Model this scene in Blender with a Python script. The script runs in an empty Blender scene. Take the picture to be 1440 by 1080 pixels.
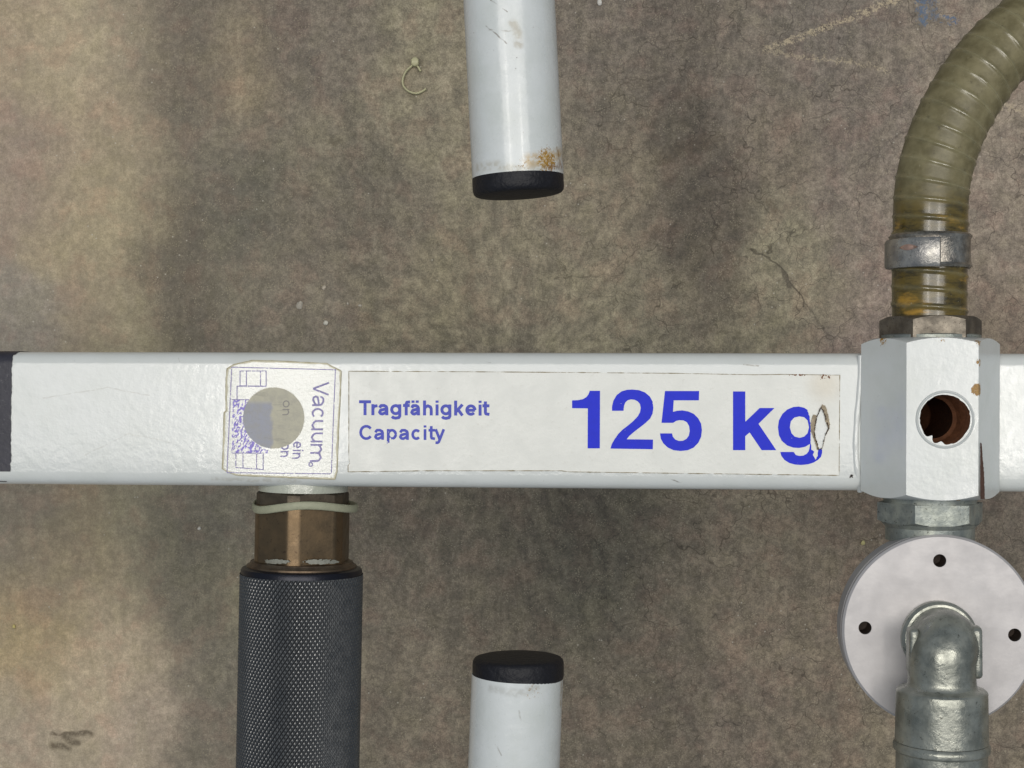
import bpy, bmesh, math, random
import numpy as np
from mathutils import Vector, Matrix

random.seed(7)
rng = np.random.default_rng(11)
sc = bpy.context.scene
C = sc.collection

# ------------------------------------------------------------------ camera
F = 2200.0                 # focal length in pixels of the 1440 px wide photograph
BZ = 0.360                 # height of the crossbeam's upper face above the floor
HC = BZ + 0.587            # camera height
cam = bpy.data.cameras.new('camera')
cam.sensor_width = 36.0
cam.lens = F / 1440.0 * 36.0
cam.clip_start = 0.01
cam.clip_end = 100
cam_o = bpy.data.objects.new('camera', cam)
cam_o.location = (0, 0, HC)
C.objects.link(cam_o)
sc.camera = cam_o

# ------------------------------------------------------------------ light: a dim hall with two strip lamps overhead
world = bpy.data.worlds.new('World')
sc.world = world
world.use_nodes = True
wn = world.node_tree
bg = wn.nodes['Background']
bg.inputs['Color'].default_value = (0.56, 0.76, 1.0, 1)
bg.inputs['Strength'].default_value = 0.23


def strip_lamp(name, loc, sx, sy, power, col=(1.0, 0.95, 0.88)):
    l = bpy.data.lights.new(name, 'AREA')
    l.shape = 'RECTANGLE'
    l.size, l.size_y = sx, sy
    l.energy = power
    l.color = col
    o = bpy.data.objects.new(name, l)
    o.location = loc
    C.objects.link(o)
    return o


strip_lamp('hall_roof_light', (0.0, 0.5, 4.6), 5.2, 2.0, 130, (1.0, 0.955, 0.885))
strip_lamp('hall_strip_lamp', (-1.19, 0.2, 4.2), 0.30, 1.4, 11)
strip_lamp('hall_strip_lamp', (0.95, 0.2, 4.2), 0.30, 1.4, 11)

sc.view_settings.view_transform = 'Standard'
sc.view_settings.look = 'None'
sc.view_settings.gamma = 1
sc.view_settings.exposure = 0
sc.view_settings.use_curve_mapping = False

# ------------------------------------------------------------------ calibration helpers
ROOT = Matrix.Translation((0, 0, BZ)) @ Matrix.Rotation(math.radians(-0.18), 4, 'Z') @ Matrix.Rotation(math.radians(-3.9), 4, 'Y')
RINV = ROOT.inverted()
_c0 = RINV @ Vector((0, 0, HC))
_r3 = RINV.to_3x3()


def W(px, py, z):
    """photo pixel -> world point at height z"""
    d = HC - z
    return Vector(((px - 720) / F * d, -(py - 540) / F * d, z))


def L(px, py, z):
    """photo pixel -> point of the lifter's own frame at height z over the beam's face"""
    d = _r3 @ Vector(((px - 720) / F, -(py - 540) / F, -1.0))
    t = (z - _c0.z) / d.z
    return _c0 + d * t


def S(n, px, py, z):
    """n photo pixels at that place, in metres"""
    p = ROOT @ L(px, py, z)
    return n * (HC - p.z) / F


def lin(r, g, b, k=1.0):
    out = []
    for v in (r, g, b):
        v /= 255.0
        out.append((v / 12.92 if v <= 0.04045 else ((v + 0.055) / 1.055) ** 2.4) * k)
    return tuple(out) + (1.0,)


# ------------------------------------------------------------------ material helpers
class NT:
    def __init__(self, name):
        self.mat = bpy.data.materials.new(name)
        self.mat.use_nodes = True
        self.t = self.mat.node_tree
        self.b = self.t.nodes['Principled BSDF']
        tc = self.t.nodes.new('ShaderNodeTexCoord')
        self.obj = tc.outputs['Object']

    def set(self, **k):
        for n, v in k.items():
            s = self.b.inputs[n.replace('_', ' ')]
            if isinstance(v, bpy.types.NodeSocket):
                self.t.links.new(v, s)
            else:
                s.default_value = v
        return self

    def _in(self, s, v):
        if isinstance(v, bpy.types.NodeSocket):
            self.t.links.new(v, s)
        else:
            s.default_value = v

    dim = '3D'

    def noise(self, scale, detail=4, rough=0.6, vec=None, dist=0.0, out='Fac'):
        n = self.t.nodes.new('ShaderNodeTexNoise')
        n.noise_dimensions = self.dim
        self._in(n.inputs['Vector'], vec or self.obj)
        n.inputs['Scale'].default_value = scale
        n.inputs['Detail'].default_value = detail
        n.inputs['Roughness'].default_value = rough
        n.inputs['Distortion'].default_value = dist
        return n.outputs[out]

    def voro(self, scale, feature='DISTANCE_TO_EDGE', vec=None, out='Distance'):
        n = self.t.nodes.new('ShaderNodeTexVoronoi')
        n.feature = feature
        n.voronoi_dimensions = self.dim
        self._in(n.inputs['Vector'], vec or self.obj)
        n.inputs['Scale'].default_value = scale
        return n.outputs[out]

    def math(self, op, a, b=0.0, c=0.0, clamp=False):
        n = self.t.nodes.new('ShaderNodeMath')
        n.operation = op
        n.use_clamp = clamp
        for i, v in enumerate((a, b, c)):
            self._in(n.inputs[i], v)
        return n.outputs[0]

    def vmath(self, op, a, b=(0, 0, 0), s=1.0, out=0):
        n = self.t.nodes.new('ShaderNodeVectorMath')
        n.operation = op
        self._in(n.inputs[0], a)
        self._in(n.inputs[1], b)
        if op == 'SCALE':
            self._in(n.inputs['Scale'], s)
        return n.outputs[out]

    def ss(self, v, a, b, lo=0.0, hi=1.0):
        n = self.t.nodes.new('ShaderNodeMapRange')
        n.interpolation_type = 'SMOOTHSTEP'
        self._in(n.inputs[0], v)
        for i, x in enumerate((a, b, lo, hi)):
            self._in(n.inputs[1 + i], x)
        return n.outputs[0]

    def mix(self, f, a, b, mode='MIX'):
        n = self.t.nodes.new('ShaderNodeMix')
        n.data_type = 'RGBA'
        n.blend_type = mode
        self._in(n.inputs[0], f)
        self._in(n.inputs[6], a)
        self._in(n.inputs[7], b)
        return n.outputs[2]

    def sep(self, v):
        n = self.t.nodes.new('ShaderNodeSeparateXYZ')
        self._in(n.inputs[0], v)
        return n.outputs

    def comb(self, x, y, z):
        n = self.t.nodes.new('ShaderNodeCombineXYZ')
        for i, v in enumerate((x, y, z)):
            self._in(n.inputs[i], v)
        return n.outputs[0]

    def bump(self, h, strength=0.3, dist=0.001, normal=None):
        n = self.t.nodes.new('ShaderNodeBump')
        n.inputs['Strength'].default_value = strength
        n.inputs['Distance'].default_value = dist
        self._in(n.inputs['Height'], h)
        if normal:
            self._in(n.inputs['Normal'], normal)
        return n.outputs[0]

    def near(self, p, r0, r1, scale=(1, 1, 1)):
        """1 within r0 of p, 0 beyond r1 (object space; scale stretches)"""
        d = self.vmath('SUBTRACT', self.obj, tuple(p))
        d = self.vmath('MULTIPLY', d, scale)
        ln = self.vmath('LENGTH', d, out=1)
        return self.ss(ln, r0, r1, 1.0, 0.0)

    def seg(self, a, b, w0, w1, vec):
        """1 on the segment a-b (floor plane), 0 at w1 from it"""
        a, b = Vector(a), Vector(b)
        ab = b - a
        pa = self.vmath('SUBTRACT', vec, tuple(a))
        dt = self.vmath('DOT_PRODUCT', pa, tuple(ab / ab.length_squared), out=1)
        t = self.math('ADD', dt, 0.0, clamp=True)
        q = self.vmath('SCALE', tuple(ab), s=t)
        ln = self.vmath('LENGTH', self.vmath('SUBTRACT', pa, q), out=1)
        return self.ss(ln, w0, w1, 1.0, 0.0)


def mx(nt, *vals):
    o = vals[0]
    for v in vals[1:]:
        o = nt.math('MAXIMUM', o, v)
    return o


# --- white glossy powder coat with orange peel
def white_paint(name, base=(206, 210, 206), rust=(), rough=0.22, dirt=0.25, peel=0.28, scuff=()):
    m = NT(name)
    big = m.noise(60, 4, 0.6)
    col = m.mix(m.ss(big, 0.35, 0.75, 0, 0.35 * dirt / 0.25), lin(*base, 1.12), lin(base[0] - 22, base[1] - 20, base[2] - 26, 1.12))
    fine = m.noise(900, 3, 0.7)
    col = m.mix(m.ss(fine, 0.66, 0.74, 0, dirt), col, lin(120, 112, 98))
    spots = m.math('MULTIPLY', m.ss(m.voro(230, 'F1'), 0.05, 0.09, 1, 0), m.ss(m.noise(75, 2), 0.66, 0.70))
    col = m.mix(m.math('MULTIPLY', spots, 0.8), col, lin(70, 58, 45))
    rfac = 0.0
    for (p, r0, r1, amt) in rust:
        k = m.near(p, r0, r1)
        n1 = m.noise(850, 4, 0.8)
        th = m.math('SUBTRACT', 1.0, m.math('MULTIPLY', k, amt))
        msk = m.math('MULTIPLY', m.ss(m.math('SUBTRACT', n1, th), -0.01, 0.05), m.ss(k, 0.0, 0.2))
        rc = m.mix(m.noise(1500, 3), lin(194, 146, 44), lin(90, 54, 26))
        col = m.mix(msk, col, rc)
        rfac = msk if rfac == 0.0 else m.math('MAXIMUM', rfac, msk)
    if scuff:
        wob = m.vmath('ADD', m.obj, m.vmath('SCALE', m.vmath('SUBTRACT', m.noise(200, 1, out='Color'), (.5, .5, .5)), s=0.0012))
        gap = m.noise(500, 1)
    for (pts3, w0, w1, amt, cc3) in scuff:
        ln = mx(m, *[m.seg(a, b, w0, w1, wob) for a, b in zip(pts3, pts3[1:])])
        col = m.mix(m.math('MULTIPLY', ln, m.ss(gap, 0.35, 0.6, amt * 0.3, amt)), col, lin(*cc3))
    h = m.math('ADD', m.noise(330, 2, 0.5), m.math('MULTIPLY', m.noise(1100, 2, 0.5), 0.25))
    nrm = m.bump(h, peel, 0.0012)
    ro = m.ss(m.noise(140, 3), 0.3, 0.75, rough - 0.05, rough + 0.10)
    if rfac != 0.0:
        ro = m.math('ADD', ro, m.math('MULTIPLY', rfac, 0.5))
    m.set(Base_Color=col, Roughness=ro, Normal=nrm, Coat_Weight=0.25, Coat_Roughness=0.08)
    return m.mat


def metal(name, c1, c2, rough=(0.3, 0.5), scale=120, bump=0.15, bscale=900, metallic=0.9, pits=None, stretch=None):
    m = NT(name)
    v = m.obj
    if stretch:
        v = m.vmath('MULTIPLY', m.obj, stretch)
    n = m.noise(scale, 5, 0.65, vec=v)
    col = m.mix(m.ss(n, 0.32, 0.68), lin(*c1), lin(*c2))
    if pits:
        pm = m.math('MULTIPLY', m.ss(m.noise(scale * 7, 3, 0.7), 0.60, 0.70), 0.85)
        col = m.mix(pm, col, lin(*pits))
    h = m.noise(bscale, 4, 0.65, vec=v)
    m.set(Base_Color=col, Metallic=metallic, Roughness=m.ss(m.noise(scale * 1.7, 3, vec=v), 0.3, 0.7, rough[0], rough[1]),
          Normal=m.bump(h, bump, 0.0006))
    return m.mat


def plain(name, c, rough=0.5, var=0.12, scale=300, bump=0.1, bscale=900, metallic=0.0, spec=0.5, dust=None):
    m = NT(name)
    col = m.mix(m.noise(scale, 4, 0.65), lin(*[max(0, x * (1 - var)) for x in c]), lin(*[min(255, x * (1 + var)) for x in c]))
    if dust:
        col = m.mix(m.ss(m.noise(scale * 3, 5, 0.75), 0.58, 0.72, 0, 0.6), col, lin(*dust))
    m.set(Base_Color=col, Roughness=rough, Metallic=metallic, Normal=m.bump(m.noise(bscale, 3), bump, 0.0006))
    m.b.inputs['Specular IOR Level'].default_value = spec
    return m.mat


# ------------------------------------------------------------------ mesh helpers
def obj(name, verts, faces, mat, parent=None, sharp=35, smooth=True):
    me = bpy.data.meshes.new(name)
    me.from_pydata([tuple(v) for v in verts], [], faces)
    me.update()
    bm = bmesh.new()
    bm.from_mesh(me)
    bmesh.ops.recalc_face_normals(bm, faces=bm.faces)
    bm.to_mesh(me)
    bm.free()
    if smooth:
        me.shade_smooth()
        me.set_sharp_from_angle(angle=math.radians(sharp))
    if mat:
        me.materials.append(mat)
    o = bpy.data.objects.new(name, me)
    C.objects.link(o)
    if parent:
        o.parent = parent
    return o


def empty(name, label, cat, matrix=None, group=None):
    o = bpy.data.objects.new(name, None)
    o.empty_display_size = 0.02
    C.objects.link(o)
    if matrix is not None:
        o.matrix_world = matrix
    o['label'] = label
    o['category'] = cat
    if group:
        o['group'] = group
    return o


def tag(o, label, cat, group=None):
    o['label'] = label
    o['category'] = cat
    if group:
        o['group'] = group
    return o


def rings(rr, cap0=True, cap1=True, closed=True):
    """list of equally long rings -> verts, faces"""
    n = len(rr[0])
    v, f = [], []
    for r in rr:
        v.extend(r)
    m = n if closed else n - 1
    for i in range(len(rr) - 1):
        for j in range(m):
            k = (j + 1) % n
            f.append((i * n + j, i * n + k, (i + 1) * n + k, (i + 1) * n + j))
    if cap0:
        f.append(tuple(range(n - 1, -1, -1)))
    if cap1:
        b = (len(rr) - 1) * n
        f.append(tuple(range(b, b + n)))
    return v, f


def frame_for(axis, hint):
    a = axis.normalized()
    x = (hint - a * hint.dot(a)).normalized()
    return a, x, a.cross(x)


def lathe(name, org, axis, prof, mat, parent, n=72, hint=Vector((0, 0, 1)), rf=None, cap0=True, cap1=True, sharp=35, tf=None):
    """profile [(r, t)]; rf(theta) radius factor; tf(theta, r, t) shift along the axis"""
    a, x, y = frame_for(axis, hint)
    rr = []
    for (r, t) in prof:
        ring = []
        for i in range(n):
            th = 2 * math.pi * i / n
            q = r * (rf(th) if rf else 1.0)
            tt = t + (tf(th, q, t) if tf else 0.0)
            ring.append(org + a * tt + (x * math.cos(th) + y * math.sin(th)) * q)
        rr.append(ring)
    v, f = rings(rr, cap0, cap1)
    return obj(name, v, f, mat, parent, sharp)


def hexr(th, rot=0.0):
    """radius of a unit-corner hexagon, a corner at th = rot"""
    k = (th - rot) % (math.pi / 3)
    return math.cos(math.pi / 6) / math.cos(k - math.pi / 6)


def hex_prism(name, org, axis, R, t0, t1, mat, parent, rot=0.0, ch0=True, ch1=True, n=96, trunc=None, hint=Vector((0, 0, 1)), slope=0.55, rin=0.0):
    """chamfered hexagonal prism from t0 to t1 along the axis; trunc cuts the corners at that radius"""
    rf = []
    for i in range(n):
        r = hexr(2 * math.pi * i / n, rot)
        if trunc:
            k = ((2 * math.pi * i / n - rot + math.pi / 6) % (math.pi / 3)) - math.pi / 6
            r = min(r, trunc / math.cos(k))
        rf.append(r * R)
    flat = R * 0.866 * 0.985
    a, x, y = frame_for(axis, hint)
    dirs = [x * math.cos(2 * math.pi * i / n) + y * math.sin(2 * math.pi * i / n) for i in range(n)]
    rr = []
    if ch0:
        rr.append([org + a * t0 + d * flat * 0.99 for d in dirs])
        rr.append([org + a * (t0 + max(0, r - flat) * slope) + d * r for d, r in zip(dirs, rf)])
    else:
        rr.append([org + a * t0 + d * r for d, r in zip(dirs, rf)])
    if ch1:
        rr.append([org + a * (t1 - max(0, r - flat) * slope) + d * r for d, r in zip(dirs, rf)])
        rr.append([org + a * t1 + d * flat * 0.99 for d in dirs])
    else:
        rr.append([org + a * t1 + d * r for d, r in zip(dirs, rf)])
    v, f = rings(rr)
    return obj(name, v, f, mat, parent, 18)


def catmull(pts, per=10):
    P = [Vector(p) for p in pts]
    P = [P[0] * 2 - P[1]] + P + [P[-1] * 2 - P[-2]]
    out = []
    for i in range(1, len(P) - 2):
        for k in range(per):
            t = k / per
            a, b, c, d = P[i - 1], P[i], P[i + 1], P[i + 2]
            out.append(0.5 * ((2 * b) + (c - a) * t + (2 * a - 5 * b + 4 * c - d) * t * t + (3 * b - a - 3 * c + d) * t ** 3))
    out.append(P[-2])
    return out


def resample(pts, n):
    d = [0.0]
    for a, b in zip(pts, pts[1:]):
        d.append(d[-1] + (b - a).length)
    d = np.array(d)
    arr = np.array([tuple(p) for p in pts])
    s = np.linspace(0, d[-1], n)
    return [Vector((np.interp(t, d, arr[:, 0]), np.interp(t, d, arr[:, 1]), np.interp(t, d, arr[:, 2]))) for t in s], s


def sweep_rings(pts, rad, n=48, hint=Vector((0, 0, 1)), sect=None):
    """rad(i, theta) -> radius; sect: list of (u, v) for a free section"""
    rr = []
    prev = None
    for i, p in enumerate(pts):
        t = (pts[min(i + 1, len(pts) - 1)] - pts[max(i - 1, 0)]).normalized()
        h = hint if prev is None else prev
        x = (h - t * h.dot(t)).normalized()
        prev = x
        y = t.cross(x)
        if sect:
            rr.append([p + x * u + y * v for (u, v) in sect])
        else:
            rr.append([p + (x * math.cos(2 * math.pi * j / n) + y * math.sin(2 * math.pi * j / n)) * rad(i, 2 * math.pi * j / n) for j in range(n)])
    return rr


def boolean_cut(o, cutters):
    for c in cutters:
        md = o.modifiers.new('cut', 'BOOLEAN')
        md.operation = 'DIFFERENCE'
        md.solver = 'EXACT'
        md.object = c
    dg = bpy.context.evaluated_depsgraph_get()
    me = bpy.data.meshes.new_from_object(o.evaluated_get(dg))
    o.modifiers.clear()
    o.data = me
    me.shade_smooth()
    me.set_sharp_from_angle(angle=math.radians(30))
    for c in cutters:
        d = c.data
        bpy.data.objects.remove(c)
        bpy.data.meshes.remove(d)


# ---- flat print: fields on a pixel grid, polygonised by marching squares
def vnoise(x, y, seed=0):
    g = np.random.default_rng(seed).random((97, 97))
    xi, yi = np.floor(x).astype(int), np.floor(y).astype(int)
    fx, fy = x - xi, y - yi
    fx, fy = fx * fx * (3 - 2 * fx), fy * fy * (3 - 2 * fy)
    a = g[yi % 97, xi % 97]; b = g[yi % 97, (xi + 1) % 97]
    c = g[(yi + 1) % 97, xi % 97]; d = g[(yi + 1) % 97, (xi + 1) % 97]
    return (a * (1 - fx) + b * fx) * (1 - fy) + (c * (1 - fx) + d * fx) * fy


def fbm(x, y, seed=0, oct=4):
    s, a, t = 0, 1.0, 0
    for k in range(oct):
        s = s + a * vnoise(x * 2 ** k + 13.7 * k, y * 2 ** k + 7.1 * k, seed + k)
        t += a
        a *= 0.55
    return s / t


def seg_dist(X, Y, a, b):
    ax, ay = a; bx, by = b
    dx, dy = bx - ax, by - ay
    l2 = dx * dx + dy * dy + 1e-12
    t = np.clip(((X - ax) * dx + (Y - ay) * dy) / l2, 0, 1)
    return np.hypot(X - ax - t * dx, Y - ay - t * dy)


def poly_sd(X, Y, poly):
    """signed distance, > 0 inside"""
    d = np.full(X.shape, 1e9)
    ins = np.zeros(X.shape, bool)
    n = len(poly)
    for i in range(n):
        a, b = poly[i], poly[(i + 1) % n]
        d = np.minimum(d, seg_dist(X, Y, a, b))
        if a[1] != b[1]:
            c = ((a[1] > Y) != (b[1] > Y)) & (X < (b[0] - a[0]) * (Y - a[1]) / (b[1] - a[1]) + a[0])
            ins ^= c
    return np.where(ins, d, -d)


def butt_dist(X, Y, a, b, hw):
    """inside value (>0) of a butt-ended bar"""
    ax, ay = a; bx, by = b
    l = math.hypot(bx - ax, by - ay) + 1e-9
    ux, uy = (bx - ax) / l, (by - ay) / l
    s = (X - ax) * ux + (Y - ay) * uy
    w = np.abs(-(X - ax) * uy + (Y - ay) * ux)
    return np.minimum(hw - w, np.minimum(s, l - s))


def polyline_field(X, Y, pl, hw):
    f = np.full(X.shape, -1e9)
    for i in range(len(pl) - 1):
        f = np.maximum(f, butt_dist(X, Y, pl[i], pl[i + 1], hw))
    for p in pl[1:-1]:
        f = np.maximum(f, hw - np.hypot(X - p[0], Y - p[1]))
    return f


def march(name, x0, y0, x1, y1, step, field, mapf, mat, parent):
    """mesh of field(X, Y) > 0 over the pixel rectangle, placed by mapf(px, py)"""
    xs = np.arange(x0, x1 + step, step)
    ys = np.arange(y0, y1 + step, step)
    X, Y = np.meshgrid(xs, ys)
    Fv = field(X, Y)
    inside = Fv > 0
    verts, faces, idx = [], [], {}

    def vid(x, y):
        k = (round(x * 4000), round(y * 4000))
        if k not in idx:
            idx[k] = len(verts)
            verts.append(mapf(x, y))
        return idx[k]

    ny, nx = Fv.shape
    cnt = inside[:-1, :-1].astype(int) + inside[1:, :-1] + inside[:-1, 1:] + inside[1:, 1:]
    for j in range(ny - 1):
        i = 0
        row = cnt[j]
        while i < nx - 1:
            c = row[i]
            if c == 0:
                i += 1
                continue
            if c == 4:
                e = i
                while e < nx - 1 and row[e] == 4 and e - i < 24:
                    e += 1
                faces.append((vid(xs[i], ys[j]), vid(xs[e], ys[j]), vid(xs[e], ys[j + 1]), vid(xs[i], ys[j + 1])))
                i = e
                continue
            cs = [(i, j), (i + 1, j), (i + 1, j + 1), (i, j + 1)]
            pts = []
            for k in range(4):
                a, b = cs[k], cs[(k + 1) % 4]
                fa, fb = Fv[a[1], a[0]], Fv[b[1], b[0]]
                if fa > 0:
                    pts.append((xs[a[0]], ys[a[1]]))
                if (fa > 0) != (fb > 0):
                    t = fa / (fa - fb)
                    pts.append((xs[a[0]] + t * (xs[b[0]] - xs[a[0]]), ys[a[1]] + t * (ys[b[1]] - ys[a[1]])))
            ids = []
            for p in pts:
                q = vid(*p)
                if q not in ids:
                    ids.append(q)
            if len(ids) > 2:
                faces.append(tuple(ids))
            i += 1
    me = bpy.data.meshes.new(name)
    me.from_pydata([tuple(v) for v in verts], [], faces)
    me.update()
    # faces look up
    if len(me.polygons) and me.polygons[0].normal.z < 0:
        me.flip_normals()
    if mat:
        me.materials.append(mat)
    o = bpy.data.objects.new(name, me)
    C.objects.link(o)
    if parent:
        o.parent = parent
    return o


# ================================================================== FLOOR
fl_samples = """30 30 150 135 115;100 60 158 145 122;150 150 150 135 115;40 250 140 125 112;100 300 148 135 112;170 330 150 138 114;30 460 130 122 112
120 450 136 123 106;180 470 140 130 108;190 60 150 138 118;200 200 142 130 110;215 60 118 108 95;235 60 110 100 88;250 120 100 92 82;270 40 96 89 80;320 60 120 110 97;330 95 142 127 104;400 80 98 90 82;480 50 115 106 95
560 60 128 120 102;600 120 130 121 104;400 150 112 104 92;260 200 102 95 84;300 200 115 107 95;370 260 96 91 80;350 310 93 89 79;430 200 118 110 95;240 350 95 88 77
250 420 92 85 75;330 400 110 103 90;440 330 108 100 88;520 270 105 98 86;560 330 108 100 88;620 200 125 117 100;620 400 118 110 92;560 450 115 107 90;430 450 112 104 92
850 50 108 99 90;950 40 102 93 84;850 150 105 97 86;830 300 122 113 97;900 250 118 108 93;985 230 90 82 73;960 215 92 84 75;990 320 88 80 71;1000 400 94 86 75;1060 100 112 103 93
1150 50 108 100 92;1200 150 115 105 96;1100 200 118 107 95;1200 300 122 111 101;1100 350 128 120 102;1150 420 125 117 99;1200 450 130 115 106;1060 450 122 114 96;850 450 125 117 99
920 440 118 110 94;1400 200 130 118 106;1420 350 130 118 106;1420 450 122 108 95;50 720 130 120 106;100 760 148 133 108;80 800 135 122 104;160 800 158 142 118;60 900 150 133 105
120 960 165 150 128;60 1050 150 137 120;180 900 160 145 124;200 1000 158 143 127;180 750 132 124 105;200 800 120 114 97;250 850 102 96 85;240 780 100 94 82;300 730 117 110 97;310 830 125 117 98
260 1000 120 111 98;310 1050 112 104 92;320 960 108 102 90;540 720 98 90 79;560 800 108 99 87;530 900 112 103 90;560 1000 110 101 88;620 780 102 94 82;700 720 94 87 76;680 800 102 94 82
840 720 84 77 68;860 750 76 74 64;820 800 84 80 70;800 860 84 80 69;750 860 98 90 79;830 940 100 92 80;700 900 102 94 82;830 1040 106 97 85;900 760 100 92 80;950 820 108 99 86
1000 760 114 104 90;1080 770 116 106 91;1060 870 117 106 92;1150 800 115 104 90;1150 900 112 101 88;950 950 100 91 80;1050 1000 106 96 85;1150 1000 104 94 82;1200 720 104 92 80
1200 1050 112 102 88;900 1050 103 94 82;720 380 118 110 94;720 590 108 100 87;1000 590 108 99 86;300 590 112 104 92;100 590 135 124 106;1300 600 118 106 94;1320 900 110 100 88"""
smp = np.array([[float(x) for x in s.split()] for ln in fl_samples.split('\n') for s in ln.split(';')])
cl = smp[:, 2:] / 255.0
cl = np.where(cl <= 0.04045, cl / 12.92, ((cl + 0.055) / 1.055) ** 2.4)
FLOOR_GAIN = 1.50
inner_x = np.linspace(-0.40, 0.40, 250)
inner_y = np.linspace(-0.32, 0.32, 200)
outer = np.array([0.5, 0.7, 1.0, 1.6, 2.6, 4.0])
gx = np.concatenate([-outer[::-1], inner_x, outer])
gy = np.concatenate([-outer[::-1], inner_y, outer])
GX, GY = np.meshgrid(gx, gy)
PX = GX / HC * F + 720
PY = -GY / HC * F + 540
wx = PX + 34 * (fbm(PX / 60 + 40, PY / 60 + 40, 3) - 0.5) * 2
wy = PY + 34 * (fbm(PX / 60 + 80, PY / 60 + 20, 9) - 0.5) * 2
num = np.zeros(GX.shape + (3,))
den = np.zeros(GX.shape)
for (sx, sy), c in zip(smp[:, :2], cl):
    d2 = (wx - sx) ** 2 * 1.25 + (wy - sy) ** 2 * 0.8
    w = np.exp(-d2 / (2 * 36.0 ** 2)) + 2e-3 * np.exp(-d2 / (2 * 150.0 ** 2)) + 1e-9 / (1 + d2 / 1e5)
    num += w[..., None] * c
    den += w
stain_and_shade = num / den[..., None]  # floor stains, with some of the beam's shade painted into the colour
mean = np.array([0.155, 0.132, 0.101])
stain_and_shade = np.clip((mean + (stain_and_shade - mean) * 0.92) * FLOOR_GAIN * np.array([1.0, 0.995, 0.965]), 0, 1)
ny, nx = GX.shape
fv = np.stack([GX, GY, np.zeros_like(GX)], -1).reshape(-1, 3)
I = np.arange(ny * nx).reshape(ny, nx)
ff = np.stack([I[:-1, :-1], I[:-1, 1:], I[1:, 1:], I[1:, :-1]], -1).reshape(-1, 4)

m = NT('concrete')
m.dim = '2D'
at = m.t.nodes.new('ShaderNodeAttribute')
at.attribute_name = 'stain_and_shade'
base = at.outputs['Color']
warp = m.noise(110, 1, 0.6, out='Color')
wv = m.vmath('ADD', m.obj, m.vmath('SCALE', m.vmath('SUBTRACT', warp, (0.5, 0.5, 0.5)), s=0.012))
# mottling at three sizes
n1 = m.noise(70, 3, 0.62)
n2 = m.noise(330, 3, 0.75)
n3 = m.noise(1100, 2, 0.7)
nm = m.noise(135, 3, 0.68)
k = m.math('MULTIPLY', m.ss(n1, 0.28, 0.72, 0.84, 1.16), m.ss(n2, 0.30, 0.70, 0.82, 1.19))
k = m.math('MULTIPLY', k, m.ss(nm, 0.32, 0.68, 0.84, 1.16))
k = m.math('MULTIPLY', k, m.ss(n3, 0.30, 0.70, 0.84, 1.17))
stk_n = m.noise(1.0, 3, 0.6, vec=m.vmath('MULTIPLY', m.obj, (85, 9, 1)))
k = m.math('MULTIPLY', k, m.ss(stk_n, 0.30, 0.70, 0.935, 1.065))
kx = m.ss(m.sep(m.obj)[0], -0.27, -0.05, 0.55, 1.0)
k = m.math('ADD', m.math('MULTIPLY', m.math('SUBTRACT', k, 1.0), kx), 1.0)
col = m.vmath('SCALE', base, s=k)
# faint hue wander: pinkish and olive
hue = m.noise(45, 3, 0.6, vec=m.vmath('ADD', m.obj, (3.1, 1.7, 0.4)))
col = m.mix(m.ss(hue, 0.50, 0.68, 0, 0.55), col, (1.09, 0.97, 0.97, 1), 'MULTIPLY')
col = m.mix(m.ss(hue, 0.50, 0.32, 0, 0.55), col, (0.98, 1.0, 0.94, 1), 'MULTIPLY')
# pale fibres and grains
gr = m.math('MULTIPLY', m.ss(m.voro(620, 'F1', vec=m.obj), 0.12, 0.30, 1, 0), m.ss(m.noise(160, 2, 0.6), 0.45, 0.68, 0, 0.5))
col = m.mix(gr, col, lin(178, 166, 140))
specks = m.math('MULTIPLY', m.ss(m.voro(75, 'F1'), 0.02, 0.045, 1, 0), m.ss(m.noise(23, 1, vec=m.vmath('ADD', m.obj, (1, 5, 0))), 0.60, 0.64, 0, 0.6))
col = m.mix(specks, col, lin(208, 200, 184))
# hairline crazing, stronger on the right
cr1 = m.voro(34, vec=wv)
cr2 = m.voro(85, vec=m.vmath('ADD', wv, (0.7, 0.2, 0)))
gate = m.ss(m.noise(24, 3, 0.6, vec=m.vmath('ADD', m.obj, (9, 2, 0))), 0.36, 0.52)
xpos = m.ss(m.sep(m.obj)[0], -0.05, 0.10, 0.25, 1.0)
hair = m.math('MULTIPLY', mx(m, m.ss(cr1, 0.002, 0.015, 0.55, 0), m.ss(cr2, 0.004, 0.028, 0.32, 0)), m.math('MULTIPLY', gate, xpos))
col = m.mix(hair, col, lin(56, 48, 40))
# marks with a place of their own
def fp(px, py):
    return W(px, py, 0)
jag = m.vmath('ADD', m.obj, m.vmath('SCALE', m.vmath('SUBTRACT', m.noise(300, 2, 0.7, out='Color'), (0.5, 0.5, 0.5)), s=0.009))
jag = m.vmath('MULTIPLY', jag, (1, 1, 0))
u = HC / F
jag2 = m.vmath('MULTIPLY', m.vmath('ADD', m.obj, m.vmath('SCALE', m.vmath('SUBTRACT', warp, (0.5, 0.5, 0.5)), s=0.006)), (1, 1, 0))
def segs(pts, w0, w1, jag=jag):
    return mx(m, *[m.seg(fp(*a), fp(*b), w0 * u, w1 * u, jag) for a, b in zip(pts, pts[1:])])
chalk = mx(m, segs([(1082, 68), (1150, 42), (1200, 24), (1262, -2)], 0.5, 6.5),
           m.math('MULTIPLY', segs([(1125, 80), (1190, 86), (1250, 99)], 0.2, 4.5), 0.7),
           m.math('MULTIPLY', segs([(1075, 68), (1120, 80)], 1, 6), 0.6),
           m.math('MULTIPLY', segs([(1385, 140), (1445, 158)], 1, 8), 0.7))
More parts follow.
